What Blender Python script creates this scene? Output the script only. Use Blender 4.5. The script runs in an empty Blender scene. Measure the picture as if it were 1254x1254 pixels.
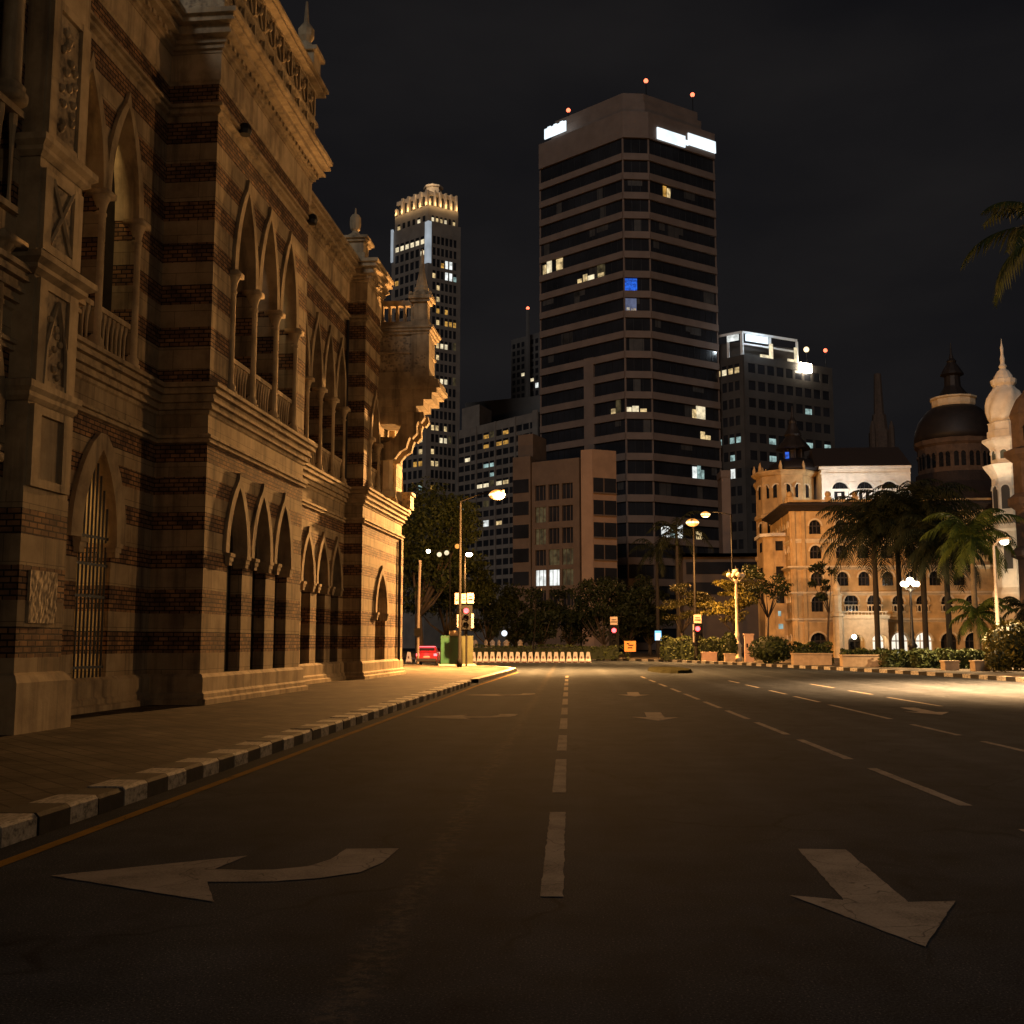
import bpy, math, random
from mathutils import Vector, Matrix
random.seed(7)
R_ = math.radians
SC = bpy.context.scene
COL = SC.collection
# ------------------------------------------------------------------ camera
F, H = 1350.0, 1.75
PIT = math.atan(160 / F)
HEAD = -math.atan(70 * math.cos(PIT) / F)

def ray(x, y):
    """photo pixel (of 1254) -> world direction"""
    r = (x - 627) / F; u = (627 - y) / F
    fy = math.cos(PIT) - u * math.sin(PIT); z = math.sin(PIT) + u * math.cos(PIT)
    c, s = math.cos(HEAD), math.sin(HEAD)
    return Vector((r * c + fy * s, -r * s + fy * c, z))
def ground(x, y, z=0.0):
    d = ray(x, y); t = (z - H) / d.z
    return Vector((d.x * t, d.y * t, z))
def at(x, y, Y):
    d = ray(x, y); t = Y / d.y
    return Vector((d.x * t, Y, H + d.z * t))
def proj(p):
    c, s = math.cos(HEAD), math.sin(HEAD)
    rx = p.x * c - p.y * s; fy = p.x * s + p.y * c; z = p.z - H
    fw = fy * math.cos(PIT) + z * math.sin(PIT); up = -fy * math.sin(PIT) + z * math.cos(PIT)
    return 627 + F * rx / fw, 627 - F * up / fw

cam_d = bpy.data.cameras.new('camera')
cam = bpy.data.objects.new('camera', cam_d); COL.objects.link(cam)
cam.location = (0, 0, H)
cam.rotation_euler = (math.pi / 2 + PIT, 0, -HEAD)
cam_d.sensor_width = 36; cam_d.lens = 36 * F / 1254
cam_d.clip_end = 3000; cam_d.clip_start = 0.05
SC.camera = cam

# ------------------------------------------------------------------ materials
MATS = {}
class NT:
    def __init__(s, name):
        m = bpy.data.materials.new(name); m.use_nodes = True
        s.m = m; s.n = m.node_tree.nodes; s.l = m.node_tree.links
        s.b = s.n['Principled BSDF']; s.b.inputs['Roughness'].default_value = .8
        MATS[name] = m
    def add(s, t, **kw):
        n = s.n.new(t)
        for k, v in kw.items():
            if k.startswith('i_'):
                n.inputs[k[2:].replace('_', ' ')].default_value = v
            else: setattr(n, k, v)
        return n
    def link(s, a, b): s.l.new(a, b)
    def coord(s, scale=(1, 1, 1)):
        t = s.add('ShaderNodeTexCoord'); mp = s.add('ShaderNodeMapping')
        mp.inputs['Scale'].default_value = scale
        s.link(t.outputs['Object'], mp.inputs['Vector']); return mp.outputs['Vector']
    def noise(s, scale, detail=4, vec=None, rough=.6):
        n = s.add('ShaderNodeTexNoise'); n.inputs['Scale'].default_value = scale
        n.inputs['Detail'].default_value = detail; n.inputs['Roughness'].default_value = rough
        s.link(vec if vec is not None else s.coord(), n.inputs['Vector']); return n.outputs['Fac']
    def ramp(s, fac, stops, interp='LINEAR'):
        r = s.add('ShaderNodeValToRGB'); r.color_ramp.interpolation = interp
        el = r.color_ramp.elements
        while len(el) < len(stops): el.new(0.5)
        for e, (p, c) in zip(el, stops):
            e.position = p; e.color = (c[0], c[1], c[2], 1) if hasattr(c, '__len__') else (c, c, c, 1)
        s.link(fac, r.inputs['Fac']); return r.outputs['Color']
    def mix(s, fac, a, b, mode='MIX'):
        m = s.add('ShaderNodeMix', data_type='RGBA', blend_type=mode)
        for sock, v in ((m.inputs[0], fac), (m.inputs[6], a), (m.inputs[7], b)):
            if hasattr(v, 'is_output'): s.link(v, sock)
            elif hasattr(v, '__len__'): sock.default_value = (v[0], v[1], v[2], 1)
            else: sock.default_value = v
        return m.outputs[2]
    def math(s, op, a, b=0.0):
        m = s.add('ShaderNodeMath', operation=op)
        for sock, v in ((m.inputs[0], a), (m.inputs[1], b)):
            if hasattr(v, 'is_output'): s.link(v, sock)
            else: sock.default_value = v
        return m.outputs[0]
    def base(s, c): s.link(c, s.b.inputs['Base Color'])
    def bump(s, h, strength=.3, dist=.02):
        b = s.add('ShaderNodeBump'); b.inputs['Strength'].default_value = strength
        b.inputs['Distance'].default_value = dist
        s.link(h, b.inputs['Height']); s.link(b.outputs[0], s.b.inputs['Normal'])

def plain(name, col, rough=.8, var=.25, scale=3.0, metal=0.0, bump=0.0, spec=.4):
    t = NT(name)
    a = tuple(c * (1 - var) for c in col); b = tuple(min(1, c * (1 + var)) for c in col)
    f = t.noise(scale)
    t.base(t.ramp(f, [(.3, a), (.7, b)]))
    t.b.inputs['Roughness'].default_value = rough; t.b.inputs['Metallic'].default_value = metal
    t.b.inputs['Specular IOR Level'].default_value = spec
    if bump: t.bump(t.noise(scale * 6), bump)
    return t.m
def emit(name, col, strength, var=0.0, scale=2.0):
    t = NT(name)
    t.b.inputs['Base Color'].default_value = (.02, .02, .02, 1)
    t.b.inputs['Emission Strength'].default_value = strength
    if var:
        f = t.noise(scale, 2)
        t.link(t.ramp(f, [(.35, tuple(c * (1 - var) for c in col)), (.65, col)]), t.b.inputs['Emission Color'])
    else: t.b.inputs['Emission Color'].default_value = (*col, 1)
    return t.m

# asphalt
t = NT('asphalt')
v = t.coord()
xyz = t.add('ShaderNodeSeparateXYZ'); t.link(v, xyz.inputs[0])
fine = t.noise(70, 3, v, .75); med = t.noise(1.3, 5, v); big = t.noise(.16, 4, t.coord((1, .25, 1)))
c1 = t.ramp(fine, [(.3, (.0085, .0105, .014)), (.54, (.0225, .028, .037)), (.64, (.045, .053, .066)), (.74, (.24, .24, .25))])
c2 = t.mix(t.ramp(med, [(.35, 0), (.7, 1)]), c1, t.mix(1.0, c1, (.62, .61, .60), 'MULTIPLY'))
c3 = t.mix(t.ramp(big, [(.42, 0), (.62, 1)]), c2, t.mix(1.0, c2, (1.5, 1.47, 1.43), 'MULTIPLY'))
# wheel tracks polished along the lanes
wt = t.math('SINE', t.math('MULTIPLY', t.math('ADD', xyz.outputs[0], .55), 3.05))
c3 = t.mix(t.math('MULTIPLY', t.ramp(wt, [(.45, 0), (.9, 1)]), .5), c3, t.mix(1.0, c3, (1.4, 1.38, 1.35), 'MULTIPLY'))
# oil drips between the tracks
oil = t.math('MULTIPLY', t.ramp(wt, [(.0, 1), (.35, 0)]), t.ramp(t.noise(1.7, 5, t.coord((1.4, .6, 1))), [(.52, 0), (.72, .45)]))
c3 = t.mix(oil, c3, (.006, .006, .0058))
# cracks
wv = t.add('ShaderNodeVectorMath', operation='ADD'); nz_ = t.add('ShaderNodeTexNoise'); nz_.inputs['Scale'].default_value = 1.1; t.link(v, nz_.inputs['Vector'])
t.link(v, wv.inputs[0]); t.link(nz_.outputs['Color'], wv.inputs[1])
vc = t.add('ShaderNodeTexVoronoi', feature='DISTANCE_TO_EDGE'); vc.inputs['Scale'].default_value = .34; t.link(wv.outputs[0], vc.inputs['Vector'])
ck = t.math('MULTIPLY', t.ramp(vc.outputs['Distance'], [(.0, 1), (.006, .8), (.014, 0)]), t.ramp(t.noise(.5, 3, v), [(.46, 0), (.58, 1)]))
c3 = t.mix(t.math('MULTIPLY', ck, .5), c3, (.004, .004, .004))
# a worn pale seam streak running along the lane
seam = t.math('ABSOLUTE', t.math('ADD', xyz.outputs[0], t.math('ADD', .98, t.math('MULTIPLY', t.noise(.25, 2, v), .25))))
sm = t.math('MULTIPLY', t.ramp(seam, [(.0, 1), (.20, 0)]), t.ramp(t.noise(9, 6, v, .75), [(.45, 0), (.62, 1)]))
c4 = t.mix(t.math('MULTIPLY', sm, .5), c3, (.12, .105, .085))
t.base(c4)
t.b.inputs['Roughness'].default_value = .95
t.b.inputs['Specular IOR Level'].default_value = 0.008
und = t.noise(.55, 3, t.coord((.6, 1.5, 1)))
t.bump(t.math('ADD', t.math('ADD', t.math('MULTIPLY', fine, 1.2), t.math('MULTIPLY', med, .8)), t.math('MULTIPLY', und, 9.0)), .8, .0022)

def worn_paint(name, col, wear=.45):
    t = NT(name); v = t.coord()
    f = t.noise(60, 4, v, .7); g = t.noise(2.2, 5, v)
    w = t.math('ADD', t.math('MULTIPLY', f, .5), t.math('MULTIPLY', g, .5))
    vc = t.add('ShaderNodeTexVoronoi', feature='DISTANCE_TO_EDGE'); vc.inputs['Scale'].default_value = 1.15
    wv = t.add('ShaderNodeVectorMath', operation='ADD'); nn_ = t.add('ShaderNodeTexNoise'); nn_.inputs['Scale'].default_value = 2.0
    t.link(v, nn_.inputs['Vector']); t.link(v, wv.inputs[0]); t.link(nn_.outputs['Color'], wv.inputs[1]); t.link(wv.outputs[0], vc.inputs['Vector'])
    pc = t.ramp(w, [(wear - .14, tuple(c * .14 for c in col)), (wear - .02, tuple(c * .62 for c in col)), (wear + .12, col)])
    t.base(t.mix(t.ramp(vc.outputs['Distance'], [(0, .6), (.005, .45), (.010, 0)]), pc, (.012, .012, .011)))
    t.b.inputs['Specular IOR Level'].default_value = 0.008
    t.b.inputs['Roughness'].default_value = .95
    t.bump(f, .4, .006); return t.m
worn_paint('road_white', (.23, .205, .175), .44)
worn_paint('road_yellow', (.22, .125, .022), .42)
t = NT('kerb_white'); v = t.coord((1, 1, 1))
f = t.noise(5, 6, t.coord((9, 1.2, 2.2)), .7); g = t.noise(28, 4, v)
w = t.math('ADD', t.math('MULTIPLY', f, .7), t.math('MULTIPLY', g, .3))
t.base(t.ramp(w, [(.40, (.05, .045, .04)), (.5, (.22, .205, .18)), (.66, (.36, .335, .295))])); t.bump(w, .4, .01)
plain('kerb_black', (.014, .013, .012), .8, .5, 6, bump=.25, spec=.15)
plain('concrete', (.26, .24, .21), .85, .3, 2.5, bump=.3)
# pavers
t = NT('pavers'); v = t.coord()
mp = t.add('ShaderNodeMapping'); mp.inputs['Rotation'].default_value = (0, 0, R_(48)); t.link(v, mp.inputs['Vector'])
br = t.add('ShaderNodeTexBrick'); t.link(mp.outputs[0], br.inputs['Vector'])
br.inputs['Scale'].default_value = 1.0; br.inputs['Brick Width'].default_value = .62; br.inputs['Row Height'].default_value = .31
br.inputs['Mortar Size'].default_value = .016; br.inputs['Color1'].default_value = (.095, .082, .066, 1)
br.inputs['Color2'].default_value = (.055, .047, .039, 1); br.inputs['Mortar'].default_value = (.018, .015, .013, 1)
g = t.ramp(t.noise(.9, 6, v), [(.36, (.40, .38, .36)), (.62, (1.2, 1.16, 1.1))])
t.base(t.mix(1.0, br.outputs['Color'], g, 'MULTIPLY'))
t.b.inputs['Roughness'].default_value = .8; t.b.inputs['Specular IOR Level'].default_value = .06
und = t.noise(.8, 4, t.coord((.8, 1.6, 1)))
t.bump(t.math('ADD', t.math('ADD', t.math('MULTIPLY', br.outputs['Fac'], -1.0), t.math('MULTIPLY', t.noise(14, 4, v), .6)), t.math('MULTIPLY', und, 9.0)), .8, .005)
plain('verge_soil', (.012, .012, .007), .95, .4, 2, bump=.4, spec=0)

# banded masonry: brick courses between stone courses, by height
BANDS = [(1.44, 2.0), (2.5, 3.1), (3.6, 4.13), (4.63, 5.09), (5.57, 6.02), (6.47, 6.98),
         (8.3, 8.97), (9.54, 10.15), (10.74, 11.32), (11.9, 12.5), (13.09, 13.6), (14.21, 14.74), (15.3, 15.92), (16.46, 16.98)]
def stone_col(t, v, k=1.0):
    f = t.noise(1.1, 6, v); g = t.noise(9, 5, v, .7)
    st = t.noise(1.0, 5, t.coord((2.6, 2.6, .16)))
    a = t.ramp(f, [(.32, (.27 * k, .205 * k, .125 * k)), (.5, (.455 * k, .36 * k, .225 * k)), (.7, (.58 * k, .465 * k, .30 * k))])
    b = t.mix(t.ramp(st, [(.48, 0), (.72, .8)]), a, (.085 * k, .066 * k, .048 * k))
    return t.mix(t.math('MULTIPLY', g, .5), b, t.mix(1.0, b, (.62, .6, .56), 'MULTIPLY')), g
def brick_node(t, v):
    xyz = t.add('ShaderNodeSeparateXYZ'); t.link(v, xyz.inputs[0])
    cx = t.add('ShaderNodeCombineXYZ'); t.link(t.math('ADD', xyz.outputs[0], xyz.outputs[1]), cx.inputs[0]); t.link(xyz.outputs[2], cx.inputs[1])
    br = t.add('ShaderNodeTexBrick'); t.link(cx.outputs[0], br.inputs['Vector'])
    br.inputs['Scale'].default_value = 1.0; br.inputs['Brick Width'].default_value = .27; br.inputs['Row Height'].default_value = .112
    br.inputs['Mortar Size'].default_value = .017; br.inputs['Mortar Smooth'].default_value = .3; br.inputs['Bias'].default_value = .05
    br.inputs['Color1'].default_value = (.38, .225, .105, 1); br.inputs['Color2'].default_value = (.165, .10, .060, 1)
    br.inputs['Mortar'].default_value = (.022, .014, .011, 1)
    blot = t.ramp(t.noise(2.2, 5, v), [(.36, (.42, .38, .38)), (.62, (1.1, 1.05, 1.0))])
    return t.mix(1.0, br.outputs['Color'], blot, 'MULTIPLY'), br.outputs['Fac'], xyz
t = NT('banded_masonry'); v = t.coord()
sc, sg = stone_col(t, v)
bc, bf, xyz = brick_node(t, v)
wob = t.math('MULTIPLY', t.math('SUBTRACT', t.noise(5, 2, v), .5), .03)
zz = t.math('DIVIDE', t.math('ADD', xyz.outputs[2], wob), 20.0)
stops = [(0, 0)]
for a, b in BANDS: stops += [(a / 20, 1), (b / 20, 0)]
# two ramps (32 stop limit)
m1 = t.ramp(zz, stops, 'CONSTANT')
# ashlar joints in the stone courses
cx = t.add('ShaderNodeCombineXYZ'); t.link(t.math('ADD', xyz.outputs[0], xyz.outputs[1]), cx.inputs[0]); t.link(xyz.outputs[2], cx.inputs[1])
ab = t.add('ShaderNodeTexBrick'); t.link(cx.outputs[0], ab.inputs['Vector'])
ab.inputs['Scale'].default_value = 1; ab.inputs['Brick Width'].default_value = 1.1; ab.inputs['Row Height'].default_value = .53
ab.inputs['Mortar Size'].default_value = .008; ab.inputs['Color1'].default_value = (1, 1, 1, 1); ab.inputs['Color2'].default_value = (.8, .79, .77, 1); ab.inputs['Mortar'].default_value = (.4, .38, .35, 1)
sc2 = t.mix(1.0, sc, ab.outputs['Color'], 'MULTIPLY')
t.base(t.mix(m1, sc2, bc))
hh = t.mix(m1, t.mix(t.math('MULTIPLY', sg, .35), (.9, .9, .9), (.6, .6, .6)), t.ramp(bf, [(0, .75), (1, .1)]))
t.bump(hh, .8, .02); t.b.inputs['Roughness'].default_value = .88
t = NT('stone'); v = t.coord(); sc, sg = stone_col(t, v); t.base(sc); t.bump(sg, .45, .015); t.b.inputs['Roughness'].default_value = .86
t = NT('pale_stone'); v = t.coord(); sc, sg = stone_col(t, v, 1.25); t.base(sc); t.bump(sg, .35, .012); t.b.inputs['Roughness'].default_value = .84
t = NT('carved_stone'); v = t.coord(); sc, sg = stone_col(t, v)
vo = t.add('ShaderNodeTexVoronoi', feature='SMOOTH_F1'); vo.inputs['Scale'].default_value = 8; t.link(v, vo.inputs['Vector'])
wv = t.add('ShaderNodeTexWave', wave_type='RINGS'); wv.inputs['Scale'].default_value = 3.2; wv.inputs['Distortion'].default_value = 9; wv.inputs['Detail'].default_value = 2; t.link(v, wv.inputs['Vector'])
hc = t.math('ADD', vo.outputs['Distance'], t.math('MULTIPLY', wv.outputs['Fac'], .12))
t.base(t.mix(t.ramp(hc, [(.2, .7), (.5, 0)]), sc, (.10, .075, .055))); t.bump(hc, .8, .03)
plain('plaster_warm', (.46, .33, .17), .8, .3, 1.4, bump=.15)
plain('dark_timber', (.03, .022, .016), .5, .4, 4)
plain('iron', (.012, .012, .013), .45, .3, 9)
plain('window_dark', (.012, .012, .013), .12, .3, 3)
plain('roof_dark', (.022, .014, .012), .8, .4, 5, bump=.3)

# towers
plain('tower_granite', (.185, .135, .107), .7, .14, .35, bump=.1)
plain('tower_glass', (.02, .021, .025), .15, .4, .12, spec=.4)
plain('blind', (.06, .055, .05), .6, .3, .6)
plain('office_concrete', (.19, .165, .14), .8, .2, .3)
plain('crown_concrete', (.60, .49, .37), .8, .12, .4)
plain('fin_tile', (.30, .195, .125), .75, .12, .5, bump=.15)
plain('podium_panel', (.125, .088, .062), .8, .15, .5)
plain('grey_cladding', (.06, .054, .049), .75, .25, .2)
plain('distant_cladding', (.10, .095, .09), .8, .2, .1)
plain('white_fin', (.75, .78, .8), .6, .05, .4)
# colonial palace
t = NT('ochre_stucco'); v = t.coord()
a = t.ramp(t.noise(.8, 6, v), [(.3, (.35, .225, .095)), (.7, (.60, .405, .19))])
st = t.noise(.7, 5, t.coord((1.3, 1.3, .5)))
t.base(t.mix(t.ramp(st, [(.5, 0), (.75, .55)]), a, (.18, .12, .062))); t.bump(t.noise(6, 4, v), .3, .03)
plain('cream_trim', (.62, .50, .33), .8, .15, 2)
plain('white_stucco', (.72, .66, .56), .8, .14, 1.2, bump=.15)
plain('dome_copper', (.014, .010, .009), .6, .35, 1.5)
plain('dim_brick', (.085, .055, .038), .85, .3, 1.5, bump=.2)
# foliage / plants
def leafmat(name, dark, light, scale=1.2):
    t = NT(name); v = t.coord()
    t.base(t.ramp(t.noise(scale, 5, v, .7), [(.32, dark), (.66, light)]))
    t.b.inputs['Roughness'].default_value = .6; t.b.inputs['Specular IOR Level'].default_value = .15
leafmat('leaf_dark', (.006, .009, .0035), (.018, .024, .008))
leafmat('leaf_green', (.008, .012, .0035), (.034, .042, .009))
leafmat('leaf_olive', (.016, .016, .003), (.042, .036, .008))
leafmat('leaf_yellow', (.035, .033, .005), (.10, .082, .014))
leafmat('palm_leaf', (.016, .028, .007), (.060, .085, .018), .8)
leafmat('palm_leaf_dark', (.006, .009, .004), (.018, .021, .009), .8)  # palm leaf darkened for the unlit palms, shade put into the colour
leafmat('hedge_leaf', (.012, .019, .006), (.038, .048, .012), 2)
plain('bark', (.045, .032, .021), .9, .4, 4, bump=.5)
plain('palm_bark_shade', (.022, .017, .012), .9, .3, 3, bump=.4)  # bark of the same unlit palms, with their shade in the colour
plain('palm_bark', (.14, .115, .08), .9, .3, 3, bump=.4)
# furniture
plain('pole_grey', (.007, .006, .005), .8, .2, 3, spec=.08)
plain('pole_white', (.16, .13, .11), .6, .1, 3)
plain('signal_black', (.006, .006, .006), .7, .2, 5, spec=.1)
plain('sign_white', (.26, .22, .19), .6, .12, 5)
plain('sign_back', (.45, .36, .27), .6, .2, 3)
plain('sign_orange', (.36, .15, .035), .55, .2, 4)
plain('cabinet_green', (.004, .040, .018), .5, .18, 3)
plain('cabinet_olive', (.022, .024, .005), .7, .35, 6)
plain('car_red', (.20, .006, .018), .3, .1, 2, spec=.6)
plain('car_glass', (.012, .010, .012), .08, .2, 3)
plain('rubber', (.012, .012, .012), .8, .2, 6)
plain('barrier_white', (.38, .36, .36), .6, .12, 3)
plain('barrier_red', (.10, .03, .022), .6, .25, 3)
plain('planter_stone', (.27, .20, .13), .85, .2, 2.5, bump=.25)
plain('pink_board', (.36, .23, .16), .8, .12, 3)
plain('awning_green', (.015, .06, .04), .7, .2, 3)
# things that give off light
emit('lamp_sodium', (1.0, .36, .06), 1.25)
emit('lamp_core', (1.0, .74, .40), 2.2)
emit('lamp_white', (1.0, .84, .62), 38)
emit('globe_light', (1.0, .78, .5), 16)
emit('signal_red', (1.0, .05, .055), 9)
emit('beacon_red', (1.0, .17, .08), 3.2)
emit('tail_light', (1.0, .08, .10), 5)
emit('tower_sign', (.80, .92, 1.0), 1.5, .25, .25)
emit('lit_warm', (1.0, .72, .34), .95, .75, .9)
emit('lit_cream', (1.0, .84, .54), 1.15, .5, .8)
emit('lit_cool', (.62, .92, .88), .62, .7, .9)
emit('lit_white', (.92, .96, .92), 1.25, .55, .7)
emit('lit_amber', (1.0, .52, .10), .7, .7, .9)
emit('lit_blue', (.02, .17, 1.0), .9, .75, 1.6)
emit('lit_lilac', (.30, .36, .62), .42, .5, .6)
emit('lit_dim', (.50, .38, .16), .14, .8, .9)
emit('sign_blue', (.12, .55, 1.0), 1.6)
emit('sign_face', (.85, .93, 1.0), 1.4)
emit('floodlit_glow', (.80, .90, 1.0), .5, .45, .12)  # stands in for floodlight falling on the tower corner
emit('arcade_white', (1.0, .90, .72), 1.4, .35, .5)
emit('crown_lit', (1.0, .72, .38), 1.6, .3, .4)

# ------------------------------------------------------------------ mesh builder
class MB:
    def __init__(s): s.v = []; s.f = []; s.mi = []; s.mats = []; s.cur = 0
    def mat(s, name):
        m = MATS[name]
        if m not in s.mats: s.mats.append(m)
        s.cur = s.mats.index(m); return s
    def face(s, pts):
        i = len(s.v); s.v += [tuple(p) for p in pts]
        s.f.append(tuple(range(i, i + len(pts)))); s.mi.append(s.cur)
    def idx(s, verts, faces):
        i = len(s.v); s.v += [tuple(p) for p in verts]
        for f in faces: s.f.append(tuple(i + k for k in f)); s.mi.append(s.cur)
    def box(s, x0, x1, y0, y1, z0, z1, M=None):
        P = [(x, y, z) for z in (z0, z1) for x, y in ((x0, y0), (x1, y0), (x1, y1), (x0, y1))]
        if M: P = [M(*p) for p in P]
        s.idx(P, [(3, 2, 1, 0), (4, 5, 6, 7), (0, 1, 5, 4), (1, 2, 6, 5), (2, 3, 7, 6), (3, 0, 4, 7)])
    def prism(s, poly, z0, z1, top=None):
        n = len(poly); tp = top or poly
        s.idx([(x, y, z0) for x, y in poly] + [(x, y, z1) for x, y in tp],
              [tuple(range(n - 1, -1, -1)), tuple(range(n, 2 * n))] + [(i, (i + 1) % n, n + (i + 1) % n, n + i) for i in range(n)])
    def lathe(s, prof, n=16, c=(0, 0, 0), ph=0.0, twist=0.0, flute=0.0, lobes=0, cap=True):
        """prof: list of (r,z)"""
        vs = []; m = len(prof)
        for j, (r, z) in enumerate(prof):
            for k in range(n):
                a = ph + 2 * math.pi * k / n + twist * j / max(1, m - 1)
                rr = r * (1 + (flute * math.cos(lobes * 2 * math.pi * k / n) if lobes else 0))
                vs.append((c[0] + rr * math.cos(a), c[1] + rr * math.sin(a), c[2] + z))
        fs = [(j * n + k, j * n + (k + 1) % n, (j + 1) * n + (k + 1) % n, (j + 1) * n + k) for j in range(m - 1) for k in range(n)]
        if cap:
            fs.append(tuple(range(n - 1, -1, -1))); fs.append(tuple(range((m - 1) * n, m * n)))
        s.idx(vs, fs)
    def tube(s, pts, rad, n=8):
        pts = [Vector(p) for p in pts]; m = len(pts)
        rs = rad if hasattr(rad, '__len__') else [rad] * m
        vs = []
        for i, p in enumerate(pts):
            d = (pts[min(i + 1, m - 1)] - pts[max(i - 1, 0)]).normalized()
            up = Vector((0, 0, 1)) if abs(d.z) < .95 else Vector((1, 0, 0))
            a = d.cross(up).normalized(); b = d.cross(a)
            for k in range(n):
                w = 2 * math.pi * k / n
                vs.append(p + (a * math.cos(w) + b * math.sin(w)) * rs[i])
        fs = [(j * n + k, j * n + (k + 1) % n, (j + 1) * n + (k + 1) % n, (j + 1) * n + k) for j in range(m - 1) for k in range(n)]
        fs += [tuple(range(n - 1, -1, -1)), tuple(range((m - 1) * n, m * n))]
        s.idx(vs, fs)
    def ball(s, c, r, n=10, sz=1.0):
        prof = [(max(.001, r * math.sin(math.pi * j / 8)), -r * sz * math.cos(math.pi * j / 8)) for j in range(9)]
        s.lathe(prof, n, c)
    def build(s, name, mat=None, parent=None, smooth=False, loc=None):
        me = bpy.data.meshes.new(name); me.from_pydata(s.v, [], s.f)
        if s.mats:
            for m in s.mats: me.materials.append(m)
            me.polygons.foreach_set('material_index', s.mi)
        if mat and not s.mats: me.materials.append(MATS[mat])
        if smooth: me.polygons.foreach_set('use_smooth', [True] * len(me.polygons))
        me.update()
        o = bpy.data.objects.new(name, me); COL.objects.link(o)
        if parent: o.parent = parent
        if loc: o.location = loc
        return o
def tag(o, label=None, cat=None, group=None, kind=None):
    if label: o['label'] = label
    if cat: o['category'] = cat
    if group: o['group'] = group
    if kind: o['kind'] = kind
    return o
def thing(name, label, cat, loc=(0, 0, 0), rz=0.0, group=None):
    o = bpy.data.objects.new(name, None); COL.objects.link(o)
    o.location = loc; o.rotation_euler = (0, 0, rz); o.empty_display_size = .3
    return tag(o, label, cat, group)
def copy_tree(o, parent=None):
    c = o.copy(); COL.objects.link(c)
    if parent: c.parent = parent
    for ch in list(o.children): copy_tree(ch, c)
    return c
def dup(o, label, loc, rz=0.0, sc=None):
    c = copy_tree(o); c.location = loc; c.rotation_euler = (0, 0, rz); c['label'] = label
    if sc: c.scale = (sc, sc, sc) if not hasattr(sc, '__len__') else sc
    return c
def light(name, loc, power, col, rad=.25, spot=None, target=None, blend=.5):
    d = bpy.data.lights.new(name, 'SPOT' if spot else 'POINT'); d.energy = power; d.color = col; d.shadow_soft_size = rad
    if spot: d.spot_size = R_(spot); d.spot_blend = blend
    o = bpy.data.objects.new(name, d); COL.objects.link(o); o.location = loc
    if target is not None: o.rotation_euler = (Vector(target) - Vector(loc)).to_track_quat('-Z', 'Y').to_euler()
    return o
SODIUM = (1.0, .465, .135); WHITE = (1.0, .86, .68); COOL = (.80, .92, 1.0)
# ------------------------------------------------------------------ world and moonlight
w = bpy.data.worlds.new('World'); SC.world = w; w.use_nodes = True
wn, wl = w.node_tree.nodes, w.node_tree.links
for n in list(wn): wn.remove(n)
out = wn.new('ShaderNodeOutputWorld'); add = wn.new('ShaderNodeAddShader')
sky = wn.new('ShaderNodeTexSky'); sky.sky_type = 'NISHITA'; sky.sun_disc = False
sky.sun_elevation = R_(-6); sky.sun_rotation = R_(195)
b1 = wn.new('ShaderNodeBackground'); b1.inputs[1].default_value = .05; wl.new(sky.outputs[0], b1.inputs[0])
tc = wn.new('ShaderNodeTexCoord'); nz = wn.new('ShaderNodeTexNoise'); nz.inputs['Scale'].default_value = 2.2; nz.inputs['Detail'].default_value = 5
mpw = wn.new('ShaderNodeMapping'); mpw.inputs['Scale'].default_value = (1, 1, 2.6); wl.new(tc.outputs['Generated'], mpw.inputs[0]); wl.new(mpw.outputs[0], nz.inputs['Vector'])
rp = wn.new('ShaderNodeValToRGB'); wl.new(nz.outputs['Fac'], rp.inputs[0])
rp.color_ramp.elements[0].position = .38; rp.color_ramp.elements[0].color = (.0052, .0051, .0062, 1)
rp.color_ramp.elements[1].position = .75; rp.color_ramp.elements[1].color = (.0135, .0122, .0122, 1)
b2 = wn.new('ShaderNodeBackground'); b2.inputs[1].default_value = 1.0; wl.new(rp.outputs[0], b2.inputs[0])
wl.new(b1.outputs[0], add.inputs[0]); wl.new(b2.outputs[0], add.inputs[1]); wl.new(add.outputs[0], out.inputs[0])
sd = bpy.data.lights.new('city_glow_fill', 'SUN'); sd.energy = .52; sd.angle = R_(12); sd.color = (1, .91, .85)  # warm sun lamp added as fill, standing for city glow
so = bpy.data.objects.new('city_glow_fill', sd); COL.objects.link(so)
so.rotation_euler = Vector((math.sin(R_(14)), math.cos(R_(14)), -math.tan(R_(24)))).to_track_quat('-Z', 'Y').to_euler()
SC.view_settings.view_transform = 'Standard'; SC.view_settings.look = 'None'
SC.view_settings.exposure = 0; SC.view_settings.gamma = 1
SC.cycles.use_denoising = True; SC.cycles.max_bounces = 5; SC.cycles.diffuse_bounces = 3; SC.cycles.glossy_bounces = 2
SC.cycles.sample_clamp_indirect = 4; SC.cycles.caustics_reflective = False; SC.cycles.caustics_refractive = False

# ------------------------------------------------------------------ ground, road, pavement, kerbs
def struct(o): o['kind'] = 'structure'; return o
m = MB(); m.face([(-1500, -400, 0), (1500, -400, 0), (1500, 2200, 0), (-1500, 2200, 0)])
struct(m.build('road', 'asphalt'))
def kx(Y): return -4.86 + (Y - 10) * .0222 if Y < 46 else -4.06 + (Y - 46) * .040
left_kerb = [(kx(y), y) for y in [-24 + .62 * i for i in range(114)]]
corner = [(kx(48.5), 48.5), (kx(56), 56), (kx(64), 64), (-3.25, 68.5), (-3.7, 71.6), (-4.9, 74.6), (-6.6, 77.2), (-9, 79.2), (-14, 80.6), (-40, 84)]
m = MB()
poly = [(x - .40, y) for x, y in left_kerb[::6]] + [(x - .3, y - .15) for x, y in corner]
m.face([(x, y, .17) for x, y in poly] + [(-40, -24, .17)])
struct(m.build('pavement', 'pavers'))
m = MB()
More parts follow.
